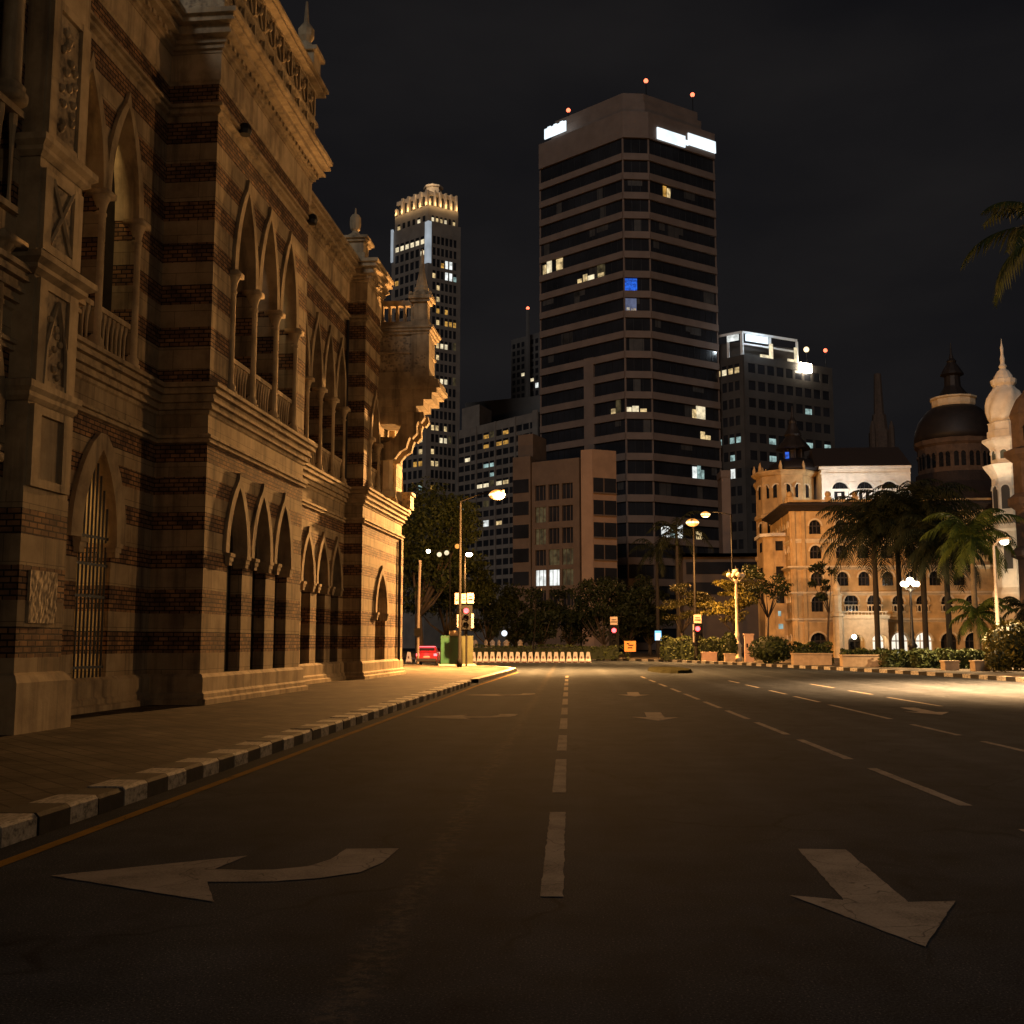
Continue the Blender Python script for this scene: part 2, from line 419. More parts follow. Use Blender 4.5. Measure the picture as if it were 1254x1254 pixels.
for i in range(len(left_kerb) - 1):
    (xa, ya), (xb, yb) = left_kerb[i], left_kerb[i + 1]
    m.mat('kerb_white' if i % 2 == 0 else 'kerb_black')
    j = random.uniform(-.012, .012); hz = .20 + random.uniform(-.008, .008); g = .008
    prof = [(0, 0), (.0, hz - .035), (-.035, hz), (-.42, hz), (-.42, 0)]
    A = [(xa + p + j, ya + g, z) for p, z in prof]; B = [(xb + p + j, yb - g, z) for p, z in prof]
    n = len(prof)
    m.idx(A + B, [(k, k + 1, n + k + 1, n + k) for k in range(n - 1)] + [tuple(range(n - 1, -1, -1)), tuple(range(n, 2 * n))])
struct(m.build('kerb'))
m = MB()
pts = corner
for i in range(len(pts) - 1):
    (xa, ya), (xb, yb) = pts[i], pts[i + 1]
    d = Vector((xb - xa, yb - ya)).normalized(); nx, ny = -d.y, d.x   # towards the pavement
    h = .19 if i > 1 else .185
    P = [(xa, ya, 0), (xa, ya, h), (xa + nx * .35, ya + ny * .35, h), (xb, yb, 0), (xb, yb, h), (xb + nx * .35, yb + ny * .35, h)]
    m.idx(P, [(0, 1, 4, 3), (1, 2, 5, 4)])
struct(m.build('corner_kerb', 'concrete'))
# right kerb and verge
rk = [(21.2, 20), (20.9, 36), (20.3, 48), (19.7, 57), (18.6, 64.3), (16.4, 75), (13.4, 88), (11.0, 97), (7.9, 105), (3.6, 111), (-6, 115), (-40, 118)]
def resample(pts, step):
    out = [Vector(pts[0])]; acc = 0
    for a, b in zip(pts, pts[1:]):
        a, b = Vector(a), Vector(b); L = (b - a).length; k = step - acc
        while k <= L:
            out.append(a.lerp(b, k / L)); k += step
        acc = (acc + L) % step
    return out
rks = resample(rk, .95)
m = MB()
for i in range(len(rks) - 1):
    a, b = rks[i], rks[i + 1]; d = (b - a).normalized(); nx, ny = d.y, -d.x
    m.mat('kerb_white' if i % 2 == 0 else 'kerb_black')
    a2, b2 = a + d * .01, b - d * .01
    P = [(a2.x, a2.y, 0), (a2.x, a2.y, .2), (a2.x + nx * .4, a2.y + ny * .4, .2), (b2.x, b2.y, 0), (b2.x, b2.y, .2), (b2.x + nx * .4, b2.y + ny * .4, .2)]
    m.idx(P, [(0, 1, 4, 3), (1, 2, 5, 4), (0, 2, 1), (3, 4, 5)])
struct(m.build('kerb'))
m = MB(); m.face([(x + .25, y + .25, .16) for x, y in rk][::-1] + [(90, 20, .16), (90, 210, .16), (-40, 210, .16)][::1])
struct(m.build('plaza_pavement', 'pavers'))

# markings: sheets a few mm above the road
def sheet(name, polys, mat):
    m = MB()
    for p in polys:
        out = []
        for (x0, y0), (x1, y1) in zip(p, p[1:] + p[:1]):
            L = math.hypot(x1 - x0, y1 - y0); k = max(1, int(L / .09)) if max(y0, y1) < 32 else 1
            for i in range(k):
                f = i / k; j = .0035 if i else .002
                out.append((x0 + (x1 - x0) * f + random.gauss(0, j), y0 + (y1 - y0) * f + random.gauss(0, j), .005))
        m.face(out)
    return struct(m.build(name, mat))
P = []
for a, b in ((7.9, 11.74), (13.25, 16.98), (18.3, 21.3), (22.8, 26), (27.4, 30.2), (31.8, 35), (36.6, 39.6), (41.2, 44.3), (46, 49), (50.8, 53.8), (56, 59)):
    P.append([(-.21, a), (-.05, a), (-.05, b), (-.21, b)])
for a, b in ((3.4, 6.2), (8.0, 10.9), (12.42, 16.0), (17.2, 20.6), (21.7, 24.95), (26, 29.2), (30.3, 33.5), (34.8, 38.6), (40, 43), (45, 48), (50, 53), (55, 58)):
    x = lambda y: 4.27 - (y - 12) * .012
    P.append([(x(a) - .07, a), (x(a) + .07, a), (x(b) + .07, b), (x(b) - .07, b)])
for a, b in ((12.6, 15.6), (17.4, 20.4), (21.7, 24.5), (26.2, 32.1), (33.5, 37), (38.5, 41.5), (44, 47), (49, 52)):
    P.append([(7.32, a), (7.45, a), (7.42, b), (7.29, b)])
for a, b in ((31.5, 36.5), (38.5, 41.5), (44, 48)):
    P.append([(10.2, a), (10.34, a), (10.3, b), (10.16, b)])
sheet('lane_markings', P, 'road_white')
ys = [-20, 0, 10, 20, 30, 40, 46, 56, 66]
yl = lambda y: kx(y) + (.30 if y < 30 else .30 - (y - 30) * .004)
m = MB()
for a, b in zip(ys, ys[1:]): m.face([(yl(a), a, .005), (yl(a) + .13, a, .005), (yl(b) + .13, b, .005), (yl(b), b, .005)])
struct(m.build('edge_line', 'road_yellow'))
def gpoly(px): return [tuple(ground(x, y)[:2]) for x, y in px]
arrowL = gpoly([(62, 1073), (303, 1048.5), (262, 1065), (300, 1066.3), (335, 1065.5), (376, 1061.5), (405, 1053), (424, 1040), (488, 1039.5), (469, 1057), (441, 1068.5), (391, 1076), (335, 1080), (254, 1080.5), (262, 1105)])
arrowR = gpoly([(977, 1040), (1036, 1041), (1112, 1105.5), (1170, 1104), (1133, 1160), (967, 1097), (1034, 1103)])
sheet('turn_arrow_marking', [arrowL], 'road_white')
sheet('straight_arrow_marking', [arrowR], 'road_white')
far1 = [(x + .2, y + 17.9) for x, y in arrowL]; far2 = [(x - .05, y + 18.6) for x, y in arrowR]
sheet('turn_arrow_marking', [far1], 'road_white'); sheet('straight_arrow_marking', [far2], 'road_white')
sheet('turn_arrow_marking', [[(x + .3, y + 29) for x, y in arrowL]], 'road_white'); sheet('straight_arrow_marking', [[(x + .1, y + 30) for x, y in arrowR]], 'road_white')
sheet('straight_arrow_marking', [[(x + 7, y + 21) for x, y in arrowR]], 'road_white')
# traffic island
m = MB(); pl = []
for k in range(20):
    a = 2 * math.pi * k / 20; pl.append((6.2 + 1.3 * math.cos(a), 69.5 + 5.6 * math.sin(a)))
m.prism(pl, 0, .17, [(6.2 + (x - 6.2) * .93, 69.5 + (y - 69.5) * .97) for x, y in pl])
o = m.build('traffic_island', 'verge_soil'); tag(o, 'low dark oval traffic island in the middle of the junction', 'traffic island')
# ------------------------------------------------------------------ heritage building (left)
# local frame: x = out towards the street, y = along the facade, z = up
AZB = HEAD + math.atan(143 * math.cos(PIT) / F)
OB = ground(250, 871.5)
hb = thing('heritage_building', 'long banded brick and stone arcaded building with an iron gate and corner balcony', 'building', OB, -AZB)
XA, XP, XR, XD = -.30, -.20, -1.63, -.80           # wall planes: porch, pavilion, recess, end pavilion
SA, SP0, SP1, SD0, SD1, SBAL = -7.55, .13, 8.73, 19.8, 28.2, 22.6

def front(d, s0):  return lambda a, o, z: (d + o, s0 + a, z)
def arch_pts(h, Rr, n=9):
    c = (Rr * Rr - h * h) / (2 * h); r = h + c; th = math.asin(min(1, Rr / r))
    return [(r * math.cos(th * i / n) - c, r * math.sin(th * i / n)) for i in range(n + 1)]
def outline(op, n=9):
    pts = [(op['h'], op['sill']), (op['h'], op['spring'])]
    ap = [(x, op['spring'] + z) for x, z in arch_pts(op['ha'], op['apex'] - op['spring'], n)]
    ap[-1] = (0.0, op['apex'])
    return pts + ap
def bay_wall(mb, M, a0, a1, z0, z1, ops, t, rm=None):
    main = mb.cur
    ops = sorted(ops, key=lambda o: o['c'])
    edges = [a0] + [(p['c'] + q['c']) / 2 for p, q in zip(ops, ops[1:])] + [a1]
    if not ops:
        mb.face([M(a0, 0, z0), M(a1, 0, z0), M(a1, 0, z1), M(a0, 0, z1)]); return
    for op, b0, b1 in zip(ops, edges, edges[1:]):
        c = op['c']; ol = outline(op); tt = op.get('t', t)
        if op['sill'] > z0 + .001: mb.face([M(b0, 0, z0), M(b1, 0, z0), M(b1, 0, op['sill']), M(b0, 0, op['sill'])])
        mb.face([M(b0, 0, op['apex']), M(b1, 0, op['apex']), M(b1, 0, z1), M(b0, 0, z1)])
        for (x0, y0), (x1, y1) in zip(ol, ol[1:]):
            if y1 - y0 > 1e-4:
                mb.face([M(b0, 0, y0), M(c - x0, 0, y0), M(c - x1, 0, y1), M(b0, 0, y1)])
                mb.face([M(c + x0, 0, y0), M(b1, 0, y0), M(b1, 0, y1), M(c + x1, 0, y1)])
            if rm and y0 >= op['spring'] - .01: mb.mat(rm)
            mb.face([M(c - x0, 0, y0), M(c - x0, -tt, y0), M(c - x1, -tt, y1), M(c - x1, 0, y1)])
            mb.face([M(c + x0, -tt, y0), M(c + x0, 0, y0), M(c + x1, 0, y1), M(c + x1, -tt, y1)])
            mb.cur = main
        mb.face([M(c - op['h'], 0, op['sill']), M(c + op['h'], 0, op['sill']), M(c + op['h'], -tt, op['sill']), M(c - op['h'], -tt, op['sill'])])
def bx(mb, M, a0, a1, o0, o1, z0, z1): mb.box(a0, a1, o0, o1, z0, z1, M)
def arch_frame(M, op, bw=.27, p=.10, tip=.42, cap=True, n=9):
    """raised hood round an arch, with an ogee point and impost blocks"""
    mb = MB(); c = op['c']; sp = op['spring']
    inn = [(x, sp + z) for x, z in arch_pts(op['ha'], op['apex'] - sp, n)]
    inn[-1] = (0, op['apex'])
    ou = [(x, sp + z) for x, z in arch_pts(op['ha'] + bw, op['apex'] - sp + bw * 1.1, n)]
    ou[-1] = (0.0, op['apex'] + tip)
    if n >= 9: ou[-2] = (ou[-2][0] * .62, ou[-2][1] + tip * .12)
    for sg in (-1, 1):
        for (a, b), (a2, b2), (e, f), (e2, f2) in zip(inn, inn[1:], ou, ou[1:]):
            q = [M(c + sg * a, p, b), M(c + sg * e, p, f), M(c + sg * e2, p, f2), M(c + sg * a2, p, b2)]
            mb.face(q if sg > 0 else q[::-1])
            mb.face([M(c + sg * e, p, f), M(c + sg * e, 0, f), M(c + sg * e2, 0, f2), M(c + sg * e2, p, f2)])
            mb.face([M(c + sg * a, p, b), M(c + sg * a, -.02, b), M(c + sg * a2, -.02, b2), M(c + sg * a2, p, b2)])
        # stilted feet of the hood
        x0, x1 = sorted((c + sg * op['ha'], c + sg * (op['ha'] + bw)))
        bx(mb, M, x0, x1, -.01, p, sp - .02, sp + .001)
        if cap:
            x0, x1 = sorted((c + sg * (op['h'] - .13), c + sg * (op['h'] + cap * .0 + .24)))
            bx(mb, M, x0, x1, -.30, p + .08, sp - .12, sp - .021)
            bx(mb, M, x0 + .03, x1 - .03, -.28, p + .04, sp - .24, sp - .121)
            bx(mb, M, x0 + .07, x1 - .07, -.26, p + .015, sp - .36, sp - .241)
    return mb
def column(M, a, o, z0, z1, r=.14):
    mb = MB(); h = z1 - z0
    x, y, _ = M(a, o, 0)
    mb.lathe([(r * 1.7, 0), (r * 1.7, .12), (r * 1.35, .16), (r * 1.45, .26), (r * 1.05, .34), (r, .4), (r * .93, h - .62), (r * 1.15, h - .60), (r * 1.15, h - .54),
              (r * .95, h - .5), (r * 1.25, h - .3), (r * 1.75, h - .14), (r * 1.8, h - .02)], 14, (x, y, z0))
    bx(mb, M, a - r * 2.0, a + r * 2.0, o - r * 2.0, o + r * 2.0, z1 - .14, z1)
    return mb
def balustrade(M, a0, a1, o, z0, z1, step=.2):
    mb = MB()
    bx(mb, M, a0, a1, o - .11, o + .11, z1 - .13, z1); bx(mb, M, a0, a1, o - .10, o + .10, z0, z0 + .12)
    n = max(2, int((a1 - a0) / step))
    for i in range(n):
        a = a0 + (i + .5) * (a1 - a0) / n; x, y, _ = M(a, o, 0); h = z1 - z0 - .25
        mb.lathe([(.055, 0), (.045, .1), (.035, .2), (.042, h * .6), (.06, h * .78), (.085, h * .9), (.09, h)], 7, (x, y, z0 + .12))
    return mb
def pane(M, op, o, mat='window_dark', bars=2, rails=()):
    """leaf of glass with iron bars set back in the opening"""
    mb = MB().mat(mat); ol = outline(op); c = op['c']
    L = [M(c - x, o, z) for x, z in ol]; Rr = [M(c + x, o, z) for x, z in ol[:-1]]
    mb.face(Rr + L[::-1])
    mb.mat('iron')
    for k in range(bars):
        a = c + op['h'] * (2 * (k + 1) / (bars + 1) - 1)
        top = op['spring'] + (op['apex'] - op['spring']) * (1 - abs(a - c) / op['ha']) ** .55 - .1
        bx(mb, M, a - .025, a + .025, o + .002, o + .06, op['sill'], top)
    for z in rails: bx(mb, M, c - op['h'], c + op['h'], o + .003, o + .05, z, z + .07)
    return mb
def sweep(name, path, prof, mat, closed_ends=True):
    """moulding: profile of (out, z) carried along a plan path with mitres"""
    P = [Vector(p) for p in path]; n = len(P); nr = []
    for i in range(n - 1):
        d = (P[i + 1] - P[i]).normalized(); nr.append(Vector((d.y, -d.x)))
    mb = MB(); rows = []
    for i in range(n):
        if i == 0: k = nr[0]
        elif i == n - 1: k = nr[-1]
        else:
            k = nr[i - 1] + nr[i]; k = k / max(.2, k.dot(nr[i]))
        rows.append([(P[i].x + k.x * o, P[i].y + k.y * o, z) for o, z in prof])
    q = len(prof)
    for i in range(n - 1):
        for j in range(q - 1):
            mb.face([rows[i][j], rows[i + 1][j], rows[i + 1][j + 1], rows[i][j + 1]])
    if closed_ends:
        mb.face(rows[0]); mb.face(rows[-1])
    return mb.build(name, mat, hb)
PATH = [(XA, -60), (XA, SA), (XR, SA), (XR, SP0), (XP, SP0), (XP, SP1), (XR, SP1), (XR, SD0), (XD, SD0), (XD, SD1), (-14, SD1)]
PATH_UP = PATH[:-2] + [(XD, SBAL)]
# plinth
sweep('plinth', PATH, [(0, .95), (.05, .95), (.14, .86), (.14, .50), (.2, .44), (.2, .34), (.27, .30), (.27, 0)], 'stone')
# low moulding over the ground floor and big string course under the upper windows
sweep('lower_moulding', PATH, [(0, 7.24), (.08, 7.23), (.14, 7.19), (.14, 7.12), (.06, 7.11), (.06, 7.06), (.10, 7.05), (.10, 7.00), (0, 6.98)], 'stone')
sweep('string_course', PATH, [(0, 8.62), (.32, 8.58), (.38, 8.54), (.38, 8.44), (.28, 8.43), (.28, 8.36), (.33, 8.35), (.33, 8.27), (.20, 8.26), (.20, 8.14), (.24, 8.13), (.24, 8.06), (.13, 8.05), (.13, 7.96), (.16, 7.95), (.16, 7.88), (.05, 7.87), (.05, 7.78), (0, 7.74)], 'stone')
# upper cornice with its pale frieze
sweep('frieze', PATH_UP, [(0, 17.86), (.07, 17.86), (.07, 17.10), (.03, 17.06), (.03, 16.99)], 'pale_stone')
sweep('cornice', PATH_UP, [(-.05, 18.95), (.52, 18.93), (.66, 18.86), (.66, 18.72), (.54, 18.70), (.54, 18.62), (.60, 18.60), (.60, 18.52), (.40, 18.50), (.40, 18.34), (.46, 18.32), (.46, 18.24), (.26, 18.20), (.26, 18.08), (.18, 18.06), (.18, 17.96), (.10, 17.94), (.10, 17.862), (0, 17.862)], 'stone')
sweep('upper_moulding', PATH_UP, [(0, 16.44), (.14, 16.42), (.18, 16.38), (.18, 16.30), (.08, 16.29), (.08, 16.22), (.12, 16.21), (.12, 16.14), (0, 16.10)], 'stone')

def add_windows(M, ops, kind, base, rails=()):
    """each arched window is a part with its frame, columns and balustrade below it"""
    for k, op in enumerate(ops):
        if kind == 'ground':
            w = pane(M, op, -op.get('t', .36) + .02, bars=2, rails=rails).build('window', None, hb)
            arch_frame(M, op).build('arch_frame', 'stone', w)
        else:
            mb = pane(M, op, -1.3, 'plaster_warm', 0); c = op['c']
            # dim loggia behind the arch: dark door leaf, timber post
            mb.mat('dark_timber'); bx(mb, M, c - op['h'] * .1, c + op['h'] * .75, -1.29, -1.22, op['sill'] + .1, op['spring'] - .3)
            bx(mb, M, c - op['h'] * .95, c - op['h'] * .75, -1.29, -1.15, op['sill'], op['spring'] + .6)
            mb.mat('plaster_warm'); bx(mb, M, c - op['h'] - .3, c + op['h'] + .3, -1.35, -.01, op['sill'] - .12, op['sill'] - .005)
            w = mb.build('window', None, hb)
            arch_frame(M, op, cap=False).build('arch_frame', 'stone', w)
            if k == 0 or ops[k - 1]['c'] < op['c'] - 2.6: column(M, op['c'] - op['h'] - .13, -.02, op['sill'], op['spring'], .13).build('column', 'pale_stone', w, True)
            column(M, op['c'] + op['h'] + .13, -.02, op['sill'], op['spring'], .13).build('column', 'pale_stone', w, True)
            balustrade(M, op['c'] - op['h'], op['c'] + op['h'], -.12, op['sill'], op['sill'] + 1.15).build('balustrade', 'pale_stone', w)
def op(c, h, ha, sill, spring, apex, **k): return dict(c=c, h=h, ha=ha, sill=sill, spring=spring, apex=apex, **k)
def wall(name, M, a0, a1, g_ops, u_ops, top=18.2, t=.36):
    mb = MB().mat('banded_masonry')
    bay_wall(mb, M, a0, a1, 0, 7.0, g_ops, t, 'stone')
    bay_wall(mb, M, a0, a1, 7.0, 8.5, [], t)
    bay_wall(mb, M, a0, a1, 8.5, top, [dict(o, t=.55) for o in u_ops], t, 'stone')
    return mb.build('wall', 'banded_masonry', hb)
# projecting pavilion
M = front(XP, 0)
gP = [op(c, .60, .72, .95, 4.22, 6.12) for c in (2.45, 4.52, 6.62)]
uP = [op(c, .76, .74, 8.60, 12.15, 14.85) for c in (2.5, 4.52, 6.58)]
wall('wall', M, SP0, SP1, gP, uP); add_windows(M, gP, 'ground', 0, (2.6, 4.2)); add_windows(M, uP, 'upper', 0)
# recessed bays
M = front(XR, 0)
gC = [op(c, .62, .72, .5, 4.1, 5.85) for c in (10.0, 12.1, 14.2, 16.3, 18.42)]
uC = [op(c, .70, .68, 8.60, 12.1, 14.65) for c in (10.9, 12.9, 14.8, 16.7, 18.6)]
wall('wall', M, SP1, SD0, gC, uC); add_windows(M, gC, 'ground', 0, (2.6,)); add_windows(M, uC, 'upper', 0)
gR = [op(-2.95, .82, .86, .75, 4.15, 6.3, t=.85)]
uR = [op(c, .78, .76, 8.60, 12.5, 15.15) for c in (-6.2, -4.28, -2.34)]
wall('wall', M, SA, SP0, gR, uR)
add_windows(M, uR, 'upper', 0)
# iron gate in the recess, light on the wall inside
o_ = gR[0]
mb = MB().mat('iron')
for k in range(9):
    a = o_['c'] + .82 * (2 * (k + .5) / 9 - 1)
    tz = o_['spring'] + (o_['apex'] - o_['spring']) * (1 - abs(a - o_['c']) / .9) ** .55 - .05
    x, y, _ = M(a, -.10, 0); mb.tube([(x, y, .80), (x, y, tz)], .026, 6)
for z in (1.15, 2.8, 3.55, 4.2): bx(mb, M, o_['c'] - .82, o_['c'] + .82, -.125, -.075, z, z + .06)
gate = mb.build('gate', None, hb)
arch_frame(M, o_, .50, .12, .38).build('arch_frame', 'stone', gate)
mb = MB().mat('plaster_warm')
x0 = o_['c']
mb.box(-5.2, -5.1, x0 - 4.2, x0 + 4.2, .1, 7.2); mb.box(-5.1, XR - .87, x0 - 4.3, x0 - 4.2, .1, 7.2); mb.box(-5.1, XR - .87, x0 + 4.2, x0 + 4.3, .1, 7.2)
mb.box(-5.1, XR - .87, x0 - 4.2, x0 + 4.2, .3, .4); mb.box(-5.1, XR - .2, x0 - 4.2, x0 + 4.2, 7.2, 7.3)
mb.mat('banded_masonry'); mb.box(-3.9, -3.3, x0 + 2.3, x0 + 2.9, .4, 6.8)
mb.build('entrance_hall', None, hb)
# returns of the pavilions
def ret(s, d0, d1, sg, top=18.2):
    Mr = (lambda a, o, z: (d0 + a, s - o, z)) if sg < 0 else (lambda a, o, z: (d0 + a, s + o, z))
    mb = MB(); mb.face([Mr(0, 0, 0), Mr(d1 - d0, 0, 0), Mr(d1 - d0, 0, top), Mr(0, 0, top)]); mb.build('wall', 'banded_masonry', hb)
ret(SP0, XR, XP, -1); ret(SP1, XR, XP, 1); ret(SD0, XR, XD, -1); ret(SA, XR, XA, 1)
ret(SD1, -14, XD, 1, 16.6)
# end pavilion
M = front(XD, 0)
gD = [op(23.55, 1.05, 1.1, .5, 3.15, 4.95, t=.8)]
uD = [op(21.7, .72, .70, 8.6, 11.0, 13.0), op(25.2, .9, .88, 8.6, 11.0, 13.0)]
mb = MB().mat('banded_masonry'); bay_wall(mb, M, SD0, SD1, 0, 7.0, gD, .8, 'stone'); bay_wall(mb, M, SD0, SD1, 7, 8.5, [], .4); bay_wall(mb, M, SD0, SD1, 8.5, 16.6, [dict(o, t=.55) for o in uD], .4, 'stone')
bay_wall(mb, M, SD0, SBAL, 16.6, 18.2, [], .4); mb.build('wall', 'banded_masonry', hb)
add_windows(M, gD, 'ground', 0, (2.4,)); add_windows(M, uD, 'upper', 0)
mb = MB(); x, y, _ = M(23.55, .12, 0)
mb.lathe([(.52, 0), (.52, .25), (.40, .4), (.40, 2.0), (.44, 2.05), (.38, 2.2), (.5, 2.45), (.66, 2.62), (.66, 2.8)], 8, (x, y, 8.62))
mb.build('pier_column', 'pale_stone', hb)
# end pilaster and drain pipe on the far corner
mb = MB(); bx(mb, M, SD1 - .45, SD1 + .02, .001, .1, .95, 7.0); mb.build('pilaster', 'banded_masonry', hb)
mb = MB(); x, y, _ = M(SD1 - .75, .09, 0); mb.tube([(x, y, .3), (x, y, 6.9)], .06); mb.build('drain_pipe', 'iron', hb)
# carved console on the far corner
mb = MB(); mb.box(-1.2, -.36, SD1, SD1 + .95, 8.65, 9.35); mb.box(-1.28, -.28, SD1, SD1 + 1.05, 9.35, 9.5); mb.box(-1.1, -.45, SD1, SD1 + .7, 8.4, 8.65)
mb.lathe([(.09, 9.5), (.05, 9.9), (.02, 10.5)], 8, (-.9, SD1 + .5, 0)); mb.build('console', 'carved_stone', hb)

# corner balcony on stepped corbels
b0, b1 = SBAL, SBAL + 1.9; x0 = XD
mb = MB().mat('stone')
for xa, z0, z1, pad in ((1.0, 12.55, 12.80, .0), (1.35, 12.80, 13.10, .05), (1.75, 13.10, 13.42, .1), (1.98, 13.42, 13.62, .12), (2.15, 13.62, 13.80, .2), (2.05, 13.80, 14.05, .16), (1.85, 14.05, 14.22, .1)):
    mb.box(x0, xa, b0 - pad, b1 + pad, z0, z1)
mb.box(x0 + .001, .55, b0 + .1, b1 - .1, 12.0, 12.55)
bal = mb.build('balcony', None, hb)
mb = MB().mat('carved_stone'); mb.box(x0, 1.52, b0 + .06, b1 - .06, 14.22, 16.28)
mb.mat('stone')
for z0, z1, e in ((14.22, 14.45, .05), (15.36, 15.46, .03), (16.28, 16.42, .06), (16.42, 16.55, .16), (16.55, 16.66, .24)): mb.box(x0 - .01, 1.56 + e, b0 - e, b1 + e, z0, z1)
for ya in (b0,):
    mb.box(.74, 1.585, ya - .02, ya + .8, 14.45, 16.28)
    mb.mat('carved_stone'); mb.box(.9, 1.42, ya - .055, ya - .021, 14.62, 15.28); mb.mat('stone')
mb.build('parapet', None, bal)
for ya in (b0,):
    mb = MB(); mb.box(.74, 1.53, ya, ya + .79, 16.66, 17.02); mb.box(.80, 1.47, ya + .06, ya + .73, 17.02, 17.86)
    mb.box(.68, 1.60, ya - .07, ya + .86, 17.86, 18.0); mb.box(.58, 1.72, ya - .17, ya + .96, 18.0, 18.16)
    cx, cy = 1.135, ya + .395
    mb.lathe([(.62, 18.16), (.50, 18.36), (.34, 18.5), (.36, 18.62), (.30, 18.7), (.17, 19.3), (.09, 19.9), (.03, 20.6)], 8, (cx, cy, 0), math.pi / 8)
    for q in (-1, 1): mb.ball((cx + .46, cy + q * .42, 18.28), .1, 8); mb.ball((cx - .46, cy + q * .42, 18.28), .1, 8)
    mb.build('corner_post', 'stone', bal)
# open gallery between wall and post
mb = MB(); mb.box(x0 + .0, .74, b0 + .1, b0 + .45, 16.66, 16.95); mb.box(x0, .74, b0 + .1, b0 + .45, 17.72, 17.98)
for k in range(5):
    xx = x0 + .06 + k * .36; mb.box(xx - .05, xx + .06, b0 + .14, b0 + .41, 16.95, 17.72)
mb.build('gallery', 'stone', bal)
# scroll bracket
mb = MB()
prof = [(1.30, 12.56), (1.36, 12.3), (1.2, 12.05), (1.05, 12.12), (.98, 11.85), (1.0, 11.55), (.78, 11.3), (.66, 11.38), (.55, 11.1), (.5, 10.85), (.22, 10.7), (.10, 10.55), (-.05, 10.35), (x0, 10.3), (x0, 11.0), (-.1, 11.25), (.25, 11.9), (.4, 12.56)]
for ya in (b0 + .15, b1 - .55):
    n = len(prof)
    mb = MB(); mb.idx([(a, ya, z) for a, z in prof] + [(a, ya + .36, z) for a, z in prof], [tuple(range(n - 1, -1, -1)), tuple(range(n, 2 * n))] + [(i, (i + 1) % n, n + (i + 1) % n, n + i) for i in range(n)])
    mb.build('bracket', 'stone', bal)
# pinnacle on the cornice beside the end pavilion
mb = MB(); cx, cy = -1.5, 20.35
mb.box(cx - .62, cx + .62, cy - .6, cy + .6, 18.2, 19.35); mb.box(cx - .52, cx + .52, cy - .5, cy + .5, 19.35, 19.9); mb.box(cx - .62, cx + .62, cy - .62, cy + .62, 19.9, 20.02); mb.box(cx - .74, cx + .74, cy - .74, cy + .74, 20.02, 20.14)
mb.lathe([(.62, 20.14), (.40, 20.32), (.20, 20.46), (.13, 20.56), (.22, 20.66), (.27, 20.9), (.26, 21.2), (.16, 21.36), (.05, 21.42), (.02, 21.7)], 10, (cx, cy, 0)); mb.build('pinnacle', 'stone', hb)
# carved parapet of the pavilion and porch
def parapet(path, h=2.2):
    sweep('parapet', path, [(-.35, 18.95 + h), (.12, 18.95 + h), (.12, 18.9), (-.3, 18.9)], 'carved_stone')
    sweep('coping', path, [(-.5, 19.35 + h), (.42, 19.33 + h), (.5, 19.27 + h), (.5, 19.17 + h), (.36, 19.16 + h), (.36, 19.08 + h), (.42, 19.07 + h), (.42, 19.0 + h), (.2, 18.98 + h), (.2, 18.9 + h), (-.4, 18.9 + h)], 'stone')
    sweep('parapet_band', path, [(.121, 20.15), (.22, 20.10), (.22, 19.98), (.121, 19.92)], 'stone')
parapet([(XR, SP0), (XP, SP0), (XP, SP1), (XR, SP1), (XR - 3, SP1)]); parapet([(XA, -60), (XA, SA), (XR, SA)])
for s0, s1, d in ((SP0 + .3, SP1 - .3, XP), (-20, SA - .3, XA)):
    mb = MB(); n = int((s1 - s0) / .85)
    for k in range(n):
        a = s0 + (k + .5) * (s1 - s0) / n
        for z0, z1 in ((19.0, 19.9), (20.2, 21.05)):
            zc = (z0 + z1) / 2; h = (z1 - z0) / 2 - .05
            mb.tube([(d + .15, a - .34, zc - h), (d + .19, a, zc), (d + .15, a + .34, zc + h)], .045, 5); mb.tube([(d + .15, a - .34, zc + h), (d + .19, a, zc), (d + .15, a + .34, zc - h)], .045, 5)
            mb.ball((d + .19, a, zc), .12, 7)
            mb.box(d + .122, d + .24, a + .375, a + .475, z0, z1)
    mb.build('relief', 'stone', hb)
for cx, cy in ((XP - .1, SP1 - .45), (XP - .1, SP0 + .45)):
    mb = MB(); mb.box(cx - .42, cx + .42, cy - .42, cy + .42, 21.4, 22.3); mb.box(cx - .55, cx + .55, cy - .55, cy + .55, 22.3, 22.45)
    mb.lathe([(.45, 22.45), (.3, 22.7), (.16, 22.85), (.28, 23.05), (.3, 23.3), (.1, 23.6), (.04, 24.4)], 10, (cx, cy, 0))
    mb.build('pinnacle', 'stone', hb)
for s0, s1, d in ((SP0 - .2, SP1 + .2, XP), (SP1 + .5, SD0 - .6, XR), (SD0 - .3, SBAL - .1, XD), (SA + .5, SP0 - .5, XR), (-20, SA + .1, XA)):
    mb = MB(); n = int((s1 - s0) / .34); pl = [(d + .10, s0)]
    for k in range(n):
        a = s0 + (k + .5) * (s1 - s0) / n; pl += [(d + .183, a - .085), (d + .31, a - .085), (d + .31, a + .085), (d + .183, a + .085)]
    mb.prism(pl + [(d + .10, s1)], 18.075, 18.198)
    mb.build('dentil_course', 'stone', hb)
# lion-head spout and cable lamp brackets
for s in (1.55, 8.35): mb = MB(); mb.lathe([(.16, 0), (.2, .12), (.14, .3), (.05, .36)], 8, (XP + .25, s, 16.2)); mb.build('spout', 'iron', hb)
for s in (19.45, -5.0): mb = MB(); mb.tube([(XR + .1, s, 8.7), (XR + .1, s, 16.1)], .07); mb.build('drain_pipe', 'iron', hb)

